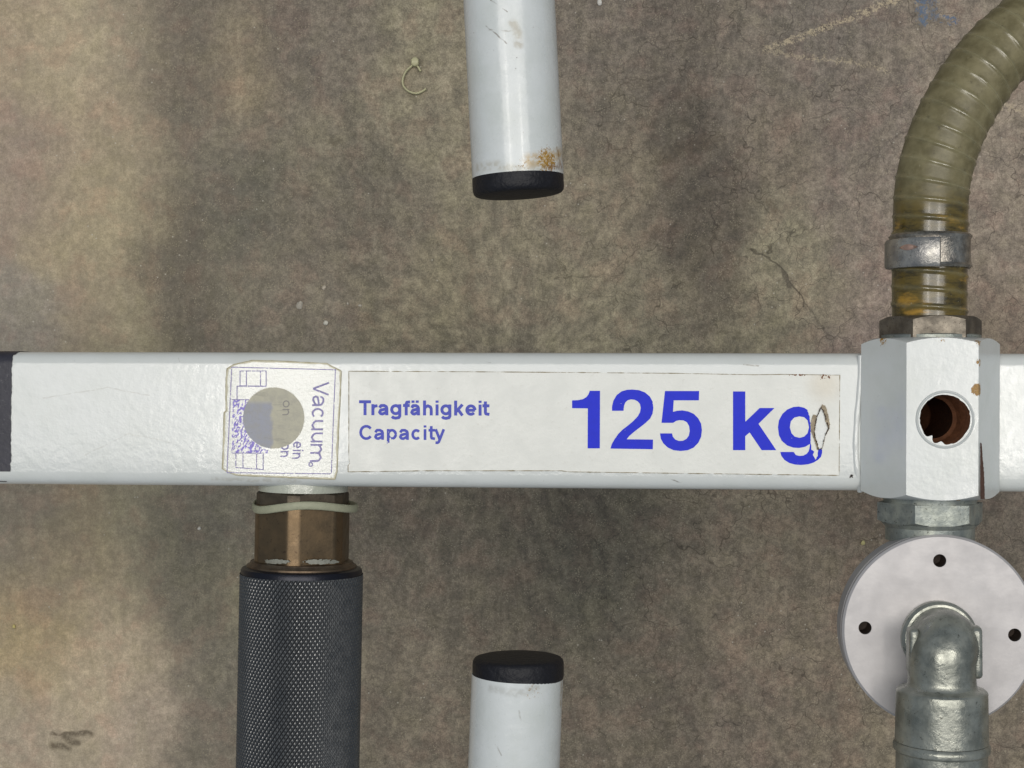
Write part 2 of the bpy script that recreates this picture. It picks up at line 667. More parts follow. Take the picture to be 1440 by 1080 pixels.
chalk = m.math('MULTIPLY', chalk, m.ss(m.math('ADD', m.math('MULTIPLY', n2, 0.5), m.math('MULTIPLY', n3, 0.5)), 0.42, 0.56, 0.0, 0.80))
col = m.mix(chalk, col, lin(206, 188, 156))
crack = mx(m, segs([(1056, 352), (1090, 371), (1103, 385), (1122, 410), (1131, 423), (1128, 431)], 0.5, 2.2, jag2),
           m.math('MULTIPLY', segs([(1099, 384), (1112, 402)], 1.5, 5, jag2), 0.8),
           m.math('MULTIPLY', segs([(1131, 423), (1150, 455), (1170, 475)], 0.3, 1.8, jag2), 0.6),
           m.math('MULTIPLY', segs([(1140, 168), (1195, 150), (1215, 166)], 0.3, 1.8, jag2), 0.55),
           m.math('MULTIPLY', segs([(780, 392), (880, 385)], 0.3, 2.0, jag2), 0.45),
           m.math('MULTIPLY', segs([(855, 145), (870, 120), (940, 105)], 0.3, 2.0, jag2), 0.5))
col = m.mix(m.math('MULTIPLY', crack, 0.62), col, lin(56, 49, 42))
dirt = mx(m, segs([(74, 1031), (100, 1033), (128, 1031)], 0.5, 4.5, jag2), segs([(90, 1034), (108, 1044)], 1, 7, jag2), segs([(75, 1048), (96, 1050)], 1.5, 9, jag2))
dirt = m.math('MAXIMUM', dirt, m.math('MULTIPLY', segs([(1079, 282), (1090, 290), (1088, 298)], 3, 8), 0.55))
dirt = m.math('MAXIMUM', dirt, m.math('MULTIPLY', segs([(468, 200), (474, 200)], 3, 9), 0.6))
dirt = m.math('MAXIMUM', dirt, m.math('MULTIPLY', segs([(930, 222), (965, 208), (1003, 198)], 4, 16), 0.45))
col = m.mix(m.math('MULTIPLY', dirt, m.ss(n2, 0.3, 0.6, 0.25, 0.75)), col, lin(84, 72, 55))
blue = mx(m, segs([(1297, 0), (1299, 30)], 5, 10), m.math('MULTIPLY', segs([(1312, 2), (1314, 24)], 3, 8), 0.7), segs([(1331, 28), (1343, 27)], 3, 7))
blue = m.math('MULTIPLY', blue, m.ss(n2, 0.36, 0.58, 0, 0.70))
col = m.mix(blue, col, lin(70, 105, 140))
bh = m.noise(900, 1, 0.7)
m.set(Base_Color=col, Roughness=m.ss(n1, 0.3, 0.7, 0.62, 0.85), Normal=m.bump(bh, 0.22, 0.0010))
m.b.inputs['Specular IOR Level'].default_value = 0.35
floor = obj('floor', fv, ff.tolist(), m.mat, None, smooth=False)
ca = floor.data.color_attributes.new('stain_and_shade', 'FLOAT_COLOR', 'POINT')
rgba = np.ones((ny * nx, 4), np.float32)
rgba[:, :3] = stain_and_shade.reshape(-1, 3)
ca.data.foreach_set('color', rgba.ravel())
floor['kind'] = 'structure'

# ================================================================== VACUUM LIFTER
lifter = empty('vacuum_lifter', 'white crossbeam lifter marked 125 kg, with amber hose, knurled grip and flange', 'lifting device', ROOT)
M_beam = white_paint('white_beam_paint', (204, 206, 203), dirt=0.16, peel=0.09, rough=0.15, scuff=[
    ([L(250, 499, -.001), L(253, 508, 0)], .0001, .0004, .8, (110, 104, 96)), ([L(101, 505, 0), L(104, 507, 0)], .0001, .0005, .8, (110, 104, 96)),
    ([L(1046, 512, 0), L(1066, 515, 0)], .0001, .0005, .7, (128, 120, 104)), ([L(942, 673, 0), L(958, 679, -.0005)], .0001, .0004, .7, (120, 112, 100)),
    ([L(676, 508, 0), L(690, 510, 0)], .0001, .0004, .7, (120, 112, 100)), ([L(60, 560, 0), L(150, 545, 0), L(210, 556, 0)], .0001, .0004, .35, (168, 164, 154)),
    ([L(120, 640, 0), L(180, 610, 0), L(240, 622, 0)], .0001, .0004, .3, (168, 164, 154)), ([L(300, 672, -.001), L(420, 677, -.001)], .0003, .0014, .5, (176, 172, 160))])

# ---- crossbeam: a square tube with rounded edges
yt = L(720, 496, -0.005).y
yb = L(720, 686, -0.005).y
yc, hy, cr = (yt + yb) / 2, (yt - yb) / 2, 0.0052
DEP = 2 * hy


def beam_section(off=0.0, k=10):
    """closed (y, z) outline, from the back top round the front"""
    out = []
    for (sy, sz, a0) in ((1, 0, 0), (-1, 0, 90), (-1, 1, 180), (1, 1, 270)):
        cy = yc + sy * (hy - cr)
        cz = -cr if sz == 0 else -DEP + cr
        for i in range(k + 1):
            a = math.radians(a0 + 90 * i / k)
            out.append((cy + math.cos(a) * (cr + off), cz + math.sin(a) * (cr + off)))
    return out


xs_b = [-0.46, 0.52]
v, f = rings([[Vector((x, y, z)) for (y, z) in beam_section()] for x in xs_b])
beam = obj('crossbeam', v, f, M_beam, lifter, 40)

# black tape at the left
M_tape = plain('black_tape', (48, 47, 56), 0.5, 0.2, 250, 0.25, 500, dust=(120, 118, 118))
sec = beam_section(0.00028)
kk = 11
sec = sec[3 * kk + 5:] + sec[:kk] + [(L(0, 663, 0).y, 0.00028)]
rows = []
for i, (y, z) in enumerate(sec):
    rows.append((y, z))
dens = []
for a, b in zip(rows, rows[1:]):
    nseg = max(1, int(math.hypot(b[0] - a[0], b[1] - a[1]) / 0.0004))
    for q in range(nseg):
        t = q / nseg
        dens.append((a[0] + (b[0] - a[0]) * t, a[1] + (b[1] - a[1]) * t))
dens.append(rows[-1])
xe = []
for i, (y, z) in enumerate(dens):
    e = L(18.5, 580, 0).x + (0.0009 if z < -0.0015 else 0) - 0.0009 * (i / len(dens))
    e += (vnoise(np.array([i * 0.35]), np.array([0.5]), 5)[0] - 0.5) * 0.0007
    xe.append(e)
vv = [Vector((-0.26, y, z)) for (y, z) in dens] + [Vector((x, y, z)) for x, (y, z) in zip(xe, dens)]
n = len(dens)
obj('black_tape', vv, [(i, i + 1, n + i + 1, n + i) for i in range(n - 1)], M_tape, beam, 40)
march('pen_mark', -6, 674, 12, 680, 0.5, lambda X, Y: polyline_field(X, Y, [(-5, 677), (7.5, 677.6)], 0.6), lambda x, y: L(x, y, 0) + Vector((0, 0, -0.0013)), plain('black_ink', (30, 28, 30), 0.6), beam)

# ---- capacity sticker
def zz(z):
    return lambda x, y: L(x, y, z)

def chain(pts, ox, oy, s):
    return [(ox + x / s, oy + y / s) for x, y in pts]

m = NT('capacity_sticker_film')
colr = m.mix(m.noise(55, 5, 0.65), lin(214, 214, 207, 1.06), lin(222, 221, 214, 1.06))
colr = m.mix(m.ss(m.noise(420, 5, 0.75), 0.57, 0.75, 0, 0.30), colr, lin(172, 164, 146))
scr = m.noise(40, 4, 0.7, vec=m.vmath('MULTIPLY', m.obj, (6, 40, 1)))
colr = m.mix(m.ss(scr, 0.66, 0.74, 0, 0.22), colr, lin(150, 140, 120))
hz = m.near(L(1160, 540, 0), 0.001, 0.010)
colr = m.mix(m.math('MULTIPLY', hz, 0.35), colr, lin(196, 176, 140))
m.set(Base_Color=colr, Roughness=m.ss(m.noise(90, 3), 0.3, 0.7, 0.22, 0.40), Normal=m.bump(m.noise(420, 3), 0.10, 0.0008))
M_film = m.mat
stk = [(490.5, 522), (700, 523), (950, 525), (1060, 527), (1100, 526.5), (1181, 527.5), (1180.5, 600), (1180, 668.5), (950, 665.5), (800, 663.5), (790, 662), (600, 662), (489.5, 663.5), (489.5, 655), (492, 651), (490.5, 645)]
KX, KY, KS = 1010, 530, 7.2
tear = chain([(1040, 310), (1065, 345), (1090, 420), (1120, 520), (1085, 590), (1060, 690), (1048, 730), (1015, 735), (1005, 680), (985, 625), (975, 560), (985, 480), (1000, 400)], KX, KY, KS)

def f_sticker(X, Y):
    d = np.minimum(poly_sd(X, Y, stk), -poly_sd(X, Y, tear))
    return d + (fbm(X / 3, Y / 3, 21) - 0.5) * 0.5
sticker = march('capacity_sticker', 486, 518, 1186, 672, 1.0, f_sticker, zz(0.00012), M_film, beam)

M_grime = plain('sticker_edge_grime', (132, 120, 94), 0.75, 0.3, 500)
def f_grime(X, Y):
    d = np.abs(poly_sd(X, Y, stk))
    return 0.25 + (fbm(X / 9, Y / 9, 33) - 0.35) * 1.1 - d
march('sticker_edge_grime', 486, 518, 1186, 672, 0.5, f_grime, zz(0.00018), M_grime, beam)

M_blue = plain('blue_print', (24, 42, 210), 0.5, 0.06, 300, 0.12, 500, spec=0.25)
s1 = 6.545
o1 = (790, 530)
one = chain([(258, 128), (352, 128), (350, 658), (238, 658), (240, 290), (95, 288), (95, 216), (150, 214), (195, 205), (228, 185), (247, 158)], *o1, s1)
two = chain([(462, 312), (463, 270), (475, 220), (505, 168), (550, 133), (600, 119), (650, 116), (710, 122), (765, 142), (810, 180), (835, 225), (843, 285), (835, 340), (812, 385), (770, 425), (715, 468), (660, 510), (620, 545), (597, 574), (840, 577), (838, 666), (448, 660), (460, 620), (485, 575), (520, 525), (560, 485), (610, 447), (660, 405), (700, 362), (720, 325), (727, 285), (720, 250), (700, 226), (672, 211), (640, 207), (608, 214), (585, 235), (573, 268), (568, 312)], *o1, s1)
five = chain([(950, 130), (1264, 130), (1262, 216), (1030, 216), (1024, 322), (1060, 312), (1110, 308), (1165, 318), (1215, 340), (1255, 380), (1282, 430), (1290, 490), (1283, 550), (1258, 605), (1215, 650), (1160, 675), (1095, 682), (1030, 675), (975, 650), (935, 612), (912, 570), (904, 520), (1015, 520), (1022, 550), (1045, 577), (1080, 590), (1115, 588), (1148, 570), (1170, 540), (1178, 498), (1172, 452), (1152, 418), (1120, 401), (1085, 398), (1052, 405), (1025, 423), (918, 423)], *o1, s1)
kk_ = chain([(150, 147), (274, 147), (274, 455), (420, 315), (570, 315), (408, 475), (588, 742), (440, 742), (318, 562), (274, 600), (274, 742), (150, 742)], KX, KY, KS)
g_o = chain([(940, 360), (905, 335), (870, 312), (815, 300), (760, 305), (700, 330), (650, 375), (615, 440), (605, 510), (615, 590), (645, 650), (700, 695), (760, 716), (820, 720), (880, 708), (930, 678), (925, 720), (915, 755), (895, 780), (860, 797), (820, 800), (785, 790), (765, 760), (628, 760), (640, 800), (670, 840), (720, 872), (780, 888), (840, 892), (910, 885), (965, 868), (1010, 840), (1040, 810), (1052, 770), (1052, 315), (940, 315)], KX, KY, KS)
g_i = chain([(725, 510), (735, 450), (770, 412), (820, 400), (870, 408), (905, 440), (920, 510), (905, 570), (870, 605), (825, 617), (775, 605), (742, 570)], KX, KY, KS)
g_x = chain([(915, 290), (905, 345), (925, 400), (932, 480), (935, 560), (935, 650), (945, 740), (975, 755), (958, 790), (975, 815), (985, 845), (1005, 800), (1012, 735), (1060, 735), (1100, 500), (1060, 280)], KX, KY, KS)

def f_big(X, Y):
    d = np.full(X.shape, -1e9)
    for p in (one, two, five, kk_):
        d = np.maximum(d, poly_sd(X, Y, p))
    g = np.minimum(poly_sd(X, Y, g_o), -poly_sd(X, Y, g_i))
    rag = (fbm(X / 1.6, Y / 1.6, 17) - 0.5) * 1.6
    g = np.minimum(g, -poly_sd(X, Y, g_x) + rag)
    d = np.maximum(d, g)
    wear = fbm(X / 2.2, Y / 2.2, 41)
    return np.minimum(d, (0.85 - wear) * 6)
march('capacity_lettering', 800, 544, 1160, 656, 0.5, f_big, zz(0.00024), M_blue, beam)

# torn edges of the sticker beside the g
M_torn = plain('torn_film_edge', (140, 128, 108), 0.7, 0.5, 900, 0.5, 700, dust=(56, 38, 22))
M_rust = NT('rust')
rc = M_rust.mix(M_rust.noise(800, 5, 0.7), lin(150, 92, 44), lin(58, 32, 20))
M_rust.set(Base_Color=rc, Roughness=0.85, Normal=M_rust.bump(M_rust.noise(1200, 3), 0.5, 0.0006))
M_rust = M_rust.mat
flapL = chain([(960, 380), (985, 385), (1000, 400), (985, 480), (975, 560), (985, 625), (1008, 690), (1018, 735), (1000, 740), (990, 690), (955, 600), (935, 540), (935, 470)], KX, KY, KS)
flapR = chain([(1040, 300), (1050, 280), (1085, 290), (1105, 350), (1132, 480), (1122, 528), (1085, 600), (1062, 700), (1052, 720), (1060, 680), (1080, 590), (1112, 520), (1085, 450), (1062, 350)], KX, KY, KS)
for pl, sd in ((flapL, 61), (flapR, 67)):
    def f_flap(X, Y, pl=pl, sd=sd):
        return poly_sd(X, Y, pl) - 0.1 + (fbm(X / 1.3, Y / 1.3, sd) - 0.5) * 2.2
    def mapz(x, y, sd=sd):
        p = L(x, y, 0.0003)
        p.z += 0.0006 * float(vnoise(np.array([x / 2.0]), np.array([y / 3.0]), sd)[0])
        return p
    march('torn_sticker_edge', 1130, 560, 1175, 640, 0.5, f_flap, mapz, M_torn, beam)

march('tear_outline', 1138, 566, 1172, 638, 0.4, lambda X, Y: 0.35 + (fbm(X / 2.5, Y / 2.5, 88) - 0.42) * 2.2 - np.abs(poly_sd(X, Y, tear)), zz(0.0009), plain('tear_dirt', (62, 46, 32), 0.8, 0.3, 600), beam)

def blotch(name, cx, cy, rx, ry, mat, seed, thr=0.45, z=0.0002, step=0.4, parent=None, sc_=2.0, amp=6.0):
    def fld(X, Y):
        e = 1 - ((X - cx) / rx) ** 2 - ((Y - cy) / ry) ** 2
        return e * 1.2 + (fbm(X / sc_, Y / sc_, seed) - 0.5 - thr * 0.5) * amp
    return march(name, cx - rx * 1.7, cy - ry * 1.7, cx + rx * 1.7, cy + ry * 1.7, step, fld, zz(z), mat, parent or beam)
blotch('rust_blotch', 1160, 530, 9, 4, M_rust, 71, 0.35)
blotch('rust_blotch', 1122, 527.5, 16, 1.6, M_rust, 73, 0.4, z=0.00025)
blotch('rust_blotch', 1197, 670.5, 3, 2.6, plain('dark_chip', (48, 40, 36), 0.8), 75, 0.2)

# ---- stroke lettering
def arc(cx, cy, rx, ry, a0, a1, k=14):
    return [(cx + rx * math.cos(math.radians(a0 + (a1 - a0) * i / k)), cy + ry * math.sin(math.radians(a0 + (a1 - a0) * i / k))) for i in range(k + 1)]

def glyph(ch, Wd, h):
    """stroke polylines, cap height 1, x-height 0.74, width Wd, half stroke h"""
    X = 0.74
    R = Wd - h
    if ch == 'T': return [[(0, 1 - h), (Wd, 1 - h)], [(Wd / 2, 0), (Wd / 2, 1 - h)]]
    if ch == 'V': return [[(h * .6, 1), (Wd / 2, h * .3)], [(Wd - h * .6, 1), (Wd / 2, h * .3)]]
    if ch == 'C': return [arc(Wd / 2, .5, Wd / 2 - h, .5 - h * .8, 38, 322)]
    if ch == 'r': return [[(h, 0), (h, X)], [(h, .40), (h + .03, .53), (h + .10, .60), (Wd, X - h)]]
    if ch == 'c': return [arc(Wd / 2, X / 2, Wd / 2 - h, X / 2 - h * .9, 42, 318)]
    if ch == 'e': return [arc(Wd / 2, X / 2, Wd / 2 - h, X / 2 - h * .9, 0, 318, 18), [(h, X / 2 - .01), (R, X / 2 - .01)]]
    if ch == 'o': return [arc(Wd / 2, X / 2, Wd / 2 - h, X / 2 - h * .9, 0, 360, 20)]
    if ch in 'aä':
        s = [[(h, X - .24), (h + .05, X - .15), (Wd * .3, X - h * .9), (Wd * .6, X - h * .9), (R - .04, X - .16), (R, X - .27), (R, 0)],
             [(R, .42), (Wd * .55, .39), (h + .06, .33), (h, .2), (h + .07, h + .01), (Wd * .42, h * .85), (R - .1, .17), (R, .28)]]
        if ch == 'ä':
            s += [[(Wd * .28, .84), (Wd * .28, 1.0)], [(Wd * .72, .84), (Wd * .72, 1.0)]]
        return s
    if ch == 'g': return [arc(Wd / 2, X / 2 + .01, Wd / 2 - h, X / 2 - h, 0, 360, 20), [(R, X), (R, -.04), (R - .06, -.15), (Wd * .5, -.19), (h + .10, -.16), (h + .02, -.07)]]
    if ch == 'f': return [[(Wd * .45, 0), (Wd * .45, .78), (Wd * .55, .88), (Wd, .90)], [(0, X - h * .8), (Wd * .95, X - h * .8)]]
    if ch == 't': return [[(Wd * .42, .95), (Wd * .42, .22), (Wd * .5, .12), (Wd, h * .85)], [(0, X - h * .8), (Wd, X - h * .8)]]
    if ch == 'h': return [[(h, 0), (h, 1)], [(h, .46), (h + .08, .58), (Wd / 2, X - h), (R - .06, .57), (R, .44), (R, 0)]]
    if ch == 'n': return [[(h, 0), (h, X)], [(h, .46), (h + .08, .58), (Wd / 2, X - h), (R - .06, .57), (R, .44), (R, 0)]]
    if ch == 'u': return [[(R, 0), (R, X)], [(R, .28), (R - .08, .16), (Wd / 2, h), (h + .06, .17), (h, .30), (h, X)]]
    if ch == 'm':
        q = Wd / 2
        return [[(h, 0), (h, X)], [(h, .46), (h + .07, .58), (q * .55 + h * .4, X - h), (q - .05, .58), (q, .46), (q, 0)],
                [(q, .46), (q + .07, .58), (q * 1.55, X - h), (R - .05, .57), (R, .46), (R, 0)]]
    if ch == 'i': return [[(Wd / 2, 0), (Wd / 2, X)], [(Wd / 2, .85), (Wd / 2, 1)]]
    if ch == 'k': return [[(h, 0), (h, 1)], [(h, .22), (Wd - h * .9, X)], [(h + Wd * .25, .40), (Wd - h * .9, 0)]]
    if ch == 'p': return [[(h, -.26), (h, X)], arc(Wd / 2, X / 2, Wd / 2 - h, X / 2 - h * .9, 0, 360, 20)]
    if ch == 'y': return [[(h * .9, X), (Wd / 2, .04)], [(Wd - h * .9, X), (Wd / 2 - .06, -.12), (Wd * .3, -.19), (Wd * .1, -.18)]]
    return []

def text_field(items, h, cap, place, wear=None):
    """items (char, start, end) along the reading direction in px; place(u, v, s) -> px"""
    strokes = []
    for ch, a, b in items:
        for pl in glyph(ch, (b - a) / cap, h):
            strokes.append([place(a + u * cap, v * cap) for u, v in pl])
    hw = h * cap
    def fld(X, Y):
        d = np.full(X.shape, -1e9)
        for s in strokes:
            bx0 = min(p[0] for p in s) - 4; bx1 = max(p[0] for p in s) + 4
            by0 = min(p[1] for p in s) - 4; by1 = max(p[1] for p in s) + 4
            sx = np.where((X[0] >= bx0) & (X[0] <= bx1))[0]
            sy = np.where((Y[:, 0] >= by0) & (Y[:, 0] <= by1))[0]
            if len(sx) == 0 or len(sy) == 0:
                continue
            sl = (slice(sy[0], sy[-1] + 1), slice(sx[0], sx[-1] + 1))
            d[sl] = np.maximum(d[sl], polyline_field(X[sl], Y[sl], s, hw))
        if wear:
            d = np.minimum(d, wear(X, Y))
        return d
    return fld

sT = 6.857
M_blue2 = plain('faded_blue_print', (60, 70, 184), 0.5, 0.10, 400, 0.12, 500)
trag = [(c, 495 + a / sT, 495 + b / sT) for c, a, b in [('T', 68, 183), ('r', 187, 245), ('a', 252, 350), ('g', 368, 475), ('f', 492, 560), ('ä', 562, 655), ('h', 685, 778), ('i', 803, 837), ('g', 852, 958), ('k', 985, 1078), ('e', 1093, 1200), ('i', 1218, 1252), ('t', 1258, 1325)]]
tilt = 0.004
fT = text_field(trag, 0.100, 21.0, lambda u, v: (u, 583.8 + (u - 505) * tilt - v), lambda X, Y: (0.86 - fbm(X / 1.8, Y / 1.8, 51)) * 5)
march('tragfaehigkeit_lettering', 502, 556, 692, 592, 0.3, fT, zz(0.00024), M_blue2, beam)
capa = [(c, 495 + a / sT, 495 + b / sT) for c, a, b in [('C', 70, 205), ('a', 213, 308), ('p', 336, 434), ('a', 453, 548), ('c', 572, 668), ('i', 688, 720), ('t', 738, 800), ('y', 795, 897)]]
def wearC(X, Y):
    k = np.exp(-((X - 551) / 7) ** 2) * 0.10 + np.exp(-((X - 585) / 7) ** 2) * 0.16
    low = np.clip((Y - 613) / 8, 0, 1) * np.exp(-((X - 552) / 11) ** 2) * 0.22
    return (0.84 - k - low - fbm(X / 2.8, Y / 2.8, 57)) * 6
fC = text_field(capa, 0.092, 20.5, lambda u, v: (u, 618.3 + (u - 505) * tilt - v), wearC)
march('capacity_word_lettering', 502, 592, 630, 628, 0.3, fC, zz(0.00024), M_blue2, beam)

# ---- vacuum gauge sticker
VX, VY, VS = 310, 500, 6.0
vout = chain([(55, 110), (110, 75), (270, 40), (480, 45), (900, 65), (940, 90), (1020, 130), (1010, 400), (1000, 560), (985, 980), (965, 1045), (800, 1040), (420, 1025), (130, 1010), (60, 985), (15, 955), (30, 480), (48, 465), (45, 440), (45, 200)], VX, VY, VS)
m = NT('gauge_sticker_film')
cv = m.mix(m.noise(150, 4, 0.6), lin(210, 211, 205, 1.06), lin(202, 202, 192, 1.06))
cv = m.mix(m.ss(m.noise(700, 4, 0.7), 0.56, 0.72, 0, 0.3), cv, lin(178, 174, 150))
m.set(Base_Color=cv, Roughness=0.16, Normal=m.bump(m.math('ADD', m.noise(420, 2), m.noise(1000, 2)), 0.15, 0.0011), Coat_Weight=0.5, Coat_Roughness=0.06)
M_gfilm = m.mat
march('gauge_sticker', 308, 500, 486, 680, 0.6, lambda X, Y: poly_sd(X, Y, vout), zz(0.00012), M_gfilm, beam)
M_amber = plain('yellowed_film_edge', (198, 192, 166), 0.4, 0.12, 400)
march('yellowed_sticker_edge', 308, 500, 486, 680, 0.4, lambda X, Y: np.minimum(poly_sd(X, Y, vout), 2.4 + (fbm(X / 14, Y / 14, 5) - 0.5) * 3 - np.abs(poly_sd(X, Y, vout))) - 0.1, zz(0.00017), M_amber, beam)
march('sticker_edge_grime', 306, 498, 488, 682, 0.4, lambda X, Y: 0.35 + (fbm(X / 8, Y / 8, 35) - 0.35) * 1.2 - np.abs(poly_sd(X, Y, vout)), zz(0.00022), plain('gauge_sticker_edge', (166, 158, 130), 0.6, 0.2, 500), beam)
M_violet = plain('faded_violet_print', (142, 135, 180), 0.5, 0.15, 500)
def line_set(*pls):
    return [chain(p, VX, VY, VS) for p in pls]
glines = line_set([(95, 98), (970, 120)], [(970, 112), (952, 560), (935, 998)], [(935, 998), (55, 988)], [(55, 985), (75, 540), (95, 98)],
                  [(165, 130), (385, 130), (385, 258), (165, 255), (165, 130)], [(218, 130), (218, 255)], [(338, 130), (338, 255)], [(140, 372), (140, 258), (385, 260)],
                  [(130, 822), (130, 945), (360, 962), (360, 825)], [(190, 822), (190, 950)], [(305, 822), (305, 958)], [(95, 372), (250, 372)], [(95, 822), (350, 825)])
def f_gl(X, Y):
    d = np.full(X.shape, -1e9)
    for s in glines:
        d = np.maximum(d, polyline_field(X, Y, s, 0.62))
    return np.minimum(d, (0.70 - fbm(X / 2.0, Y / 2.0, 77)) * 3)
march('gauge_frame_print', 312, 508, 480, 674, 0.4, f_gl, zz(0.00024), M_violet, beam)
hat = chain([(105, 372), (250, 372), (215, 450), (205, 525), (215, 620), (260, 700), (340, 775), (400, 800), (400, 824), (92, 822)], VX, VY, VS)
march('gauge_scale_print', 318, 556, 385, 642, 0.35, lambda X, Y: np.minimum(poly_sd(X, Y, hat), (fbm((X + Y * .5) / 1.5, (Y - X * .4) / 3.2, 83) - 0.53) * 5), zz(0.00024), plain('violet_hatch_print', (144, 130, 208), 0.5, 0.15), beam)
# lettering that reads downward
def down(base0, slant):
    return lambda u, v: (base0 + (u - 537) * slant + v, u)
vac = [(c, 510 + a / 6.75, 510 + b / 6.75) for c, a, b in [('V', 185, 310), ('a', 312, 412), ('c', 430, 530), ('u', 545, 642), ('u', 662, 757), ('m', 772, 942)]]
fV = text_field(vac, 0.058, 22.5, down(440.2, -0.040), lambda X, Y: (0.74 - fbm(X / 1.6, Y / 1.6, 91)) * 4)
march('vacuum_lettering', 428, 532, 470, 656, 0.3, fV, zz(0.00024), M_violet, beam)
march('vacuum_full_stop', 430, 648, 444, 660, 0.3, lambda X, Y: 0.75 - np.abs(np.hypot(X - 437, Y - 653) - 2.6), zz(0.00024), M_violet, beam)
s5 = 6.546
ein = [(c, 505 + a / s5, 505 + b / s5) for c, a, b in [('e', 758, 822), ('i', 832, 850), ('n', 862, 918)]]
march('ein_lettering', 408, 615, 428, 650, 0.3, text_field(ein, 0.07, 15.0, down(416.5, -0.05)), zz(0.00024), M_violet, beam)
onn = [(c, 505 + a / s5, 505 + b / s5) for c, a, b in [('o', 772, 836), ('n', 845, 902)]]
march('on_lettering', 390, 615, 412, 648, 0.3, text_field(onn, 0.07, 15.0, down(399.5, -0.05)), zz(0.00024), M_violet, beam)
# grey dot stuck over the gauge
m = NT('grey_dot_film')
xo = m.sep(m.obj)
xm = L(382.5, 588, 0).x
fx = m.ss(m.math('ADD', xo[0], m.math('MULTIPLY', m.math('SUBTRACT', m.noise(300, 2), 0.5), 0.003)), xm - 0.0007, xm + 0.0007)
top = m.ss(xo[1], L(385, 566, 0).y - 0.0012, L(385, 566, 0).y + 0.0012)
fx = m.math('MAXIMUM', fx, top)
c_ = m.mix(fx, lin(156, 157, 166, 1.08), lin(184, 179, 159, 1.08))
c_ = m.mix(m.ss(m.noise(260, 4, 0.7), 0.35, 0.7, 0, 0.5), c_, lin(160, 156, 146, 1.05))
c_ = m.mix(m.ss(m.noise(120, 4, 0.7, vec=m.vmath('MULTIPLY', m.obj, (1, 5, 1))), 0.55, 0.68, 0, 0.35), c_, lin(138, 134, 128))
m.set(Base_Color=c_, Roughness=0.62, Normal=m.bump(m.noise(500, 3), 0.2, 0.0007))
march('grey_dot_sticker', 340, 543, 430, 632, 0.6, lambda X, Y: 43.0 - np.hypot(X - 384.8, Y - 587.8) + (fbm(X / 4, Y / 4, 3) - .5) * .5, zz(0.0003), m.mat, beam)
M_ghost = plain('ghost_print', (142, 138, 134), 0.6, 0.05)
gh = [(c, a, b) for c, a, b in [('o', 563, 573), ('n', 575, 584)]]
march('ghost_lettering', 396, 555, 412, 590, 0.3, text_field(gh, 0.06, 13.0, down(398.5, -0.03)), zz(0.00036), M_ghost, beam)

# ---- hexagonal manifold block
HZ = 0.0010
M_hex = white_paint('white_block_paint', (203, 205, 202), dirt=0.26, peel=0.065, rough=0.16,
                    rust=[(tuple(L(1374, 548, 0.022)), 0.0012, 0.0045, 0.66), (tuple(L(1377, 480, 0.022)), 0.001, 0.0035, 0.58), (tuple(L(1320, 474, 0.02)), 0.001, 0.008, 0.56), (tuple(L(1240, 478, 0.012)), 0.001, 0.006, 0.55), (tuple(L(1378, 510, 0.022)), 0.0006, 0.0035, 0.56), (tuple(L(1345, 704, 0.02)), 0.001, 0.005, 0.54)])
hc = L(1308, 590, HZ)
hR = S(96, 1308, 590, HZ)
zf = HZ + hR * 0.866
y_top = L(1327, 474, zf).y
y_bot = L(1327, 704.5, zf).y
AX = Vector((0, 1, 0))
ZA = Vector((0, 0, 1))
org = Vector((hc.x, 0, HZ))
block = hex_prism('manifold_block', org, AX, hR, y_bot, y_top, M_hex, lifter, rot=math.pi / 6, n=96)
hole = L(1329, 590, zf)
hr = S(37.5, 1329, 590, zf)
def cutter(p, r, z0, z1, n=40, jit=0.0):
    rr = []
    for z in (z0, z1):
        rr.append([Vector((p.x + math.cos(2 * math.pi * i / n) * r * (1 + jit * math.sin(i * 2.7)), p.y + math.sin(2 * math.pi * i / n) * r * (1 + jit * math.sin(i * 1.9)), z)) for i in range(n)])
    v, f = rings(rr)
    o = obj('cutter', v, f, None, lifter, smooth=False)
    return o
bpy.context.view_layer.update()
cut = cutter(hole, hr * 1.03, -0.0455, 0.010, 56)
bpy.context.view_layer.update()
boolean_cut(beam, [cut])
cut = cutter(hole, hr, -0.046, zf + 0.004, 56, 0.012)
bpy.context.view_layer.update()
boolean_cut(block, [cut])
# rusty threaded bore inside the hole
prof = []
nth = 12
for i in range(nth * 2 + 1):
    z = zf - 0.0012 - i * 0.0009
    prof.append((hr * (0.93 if i % 2 else 0.98), z))
prof.append((hr * 0.80, prof[-1][1] - 0.0005))
prof.append((hr * 0.86, prof[-1][1] - 0.0010))
prof.append((hr * 0.86, -0.0445))
a_rings = []
for (r, z) in prof:
    a_rings.append([Vector((hole.x + math.cos(2 * math.pi * j / 48) * r, hole.y + math.sin(2 * math.pi * j / 48) * r, z)) for j in range(48)])
v, f = rings(a_rings, False, True)
M_bore = NT('rusty_bore')
rc = M_bore.mix(M_bore.noise(350, 4, 0.7), lin(156, 102, 68), lin(58, 30, 18))
M_bore.set(Base_Color=rc, Roughness=0.8, Metallic=0.15, Normal=M_bore.bump(M_bore.noise(900, 3), 0.6, 0.0008))
bore = obj('threaded_bore', v, f, M_bore.mat, block, 50)
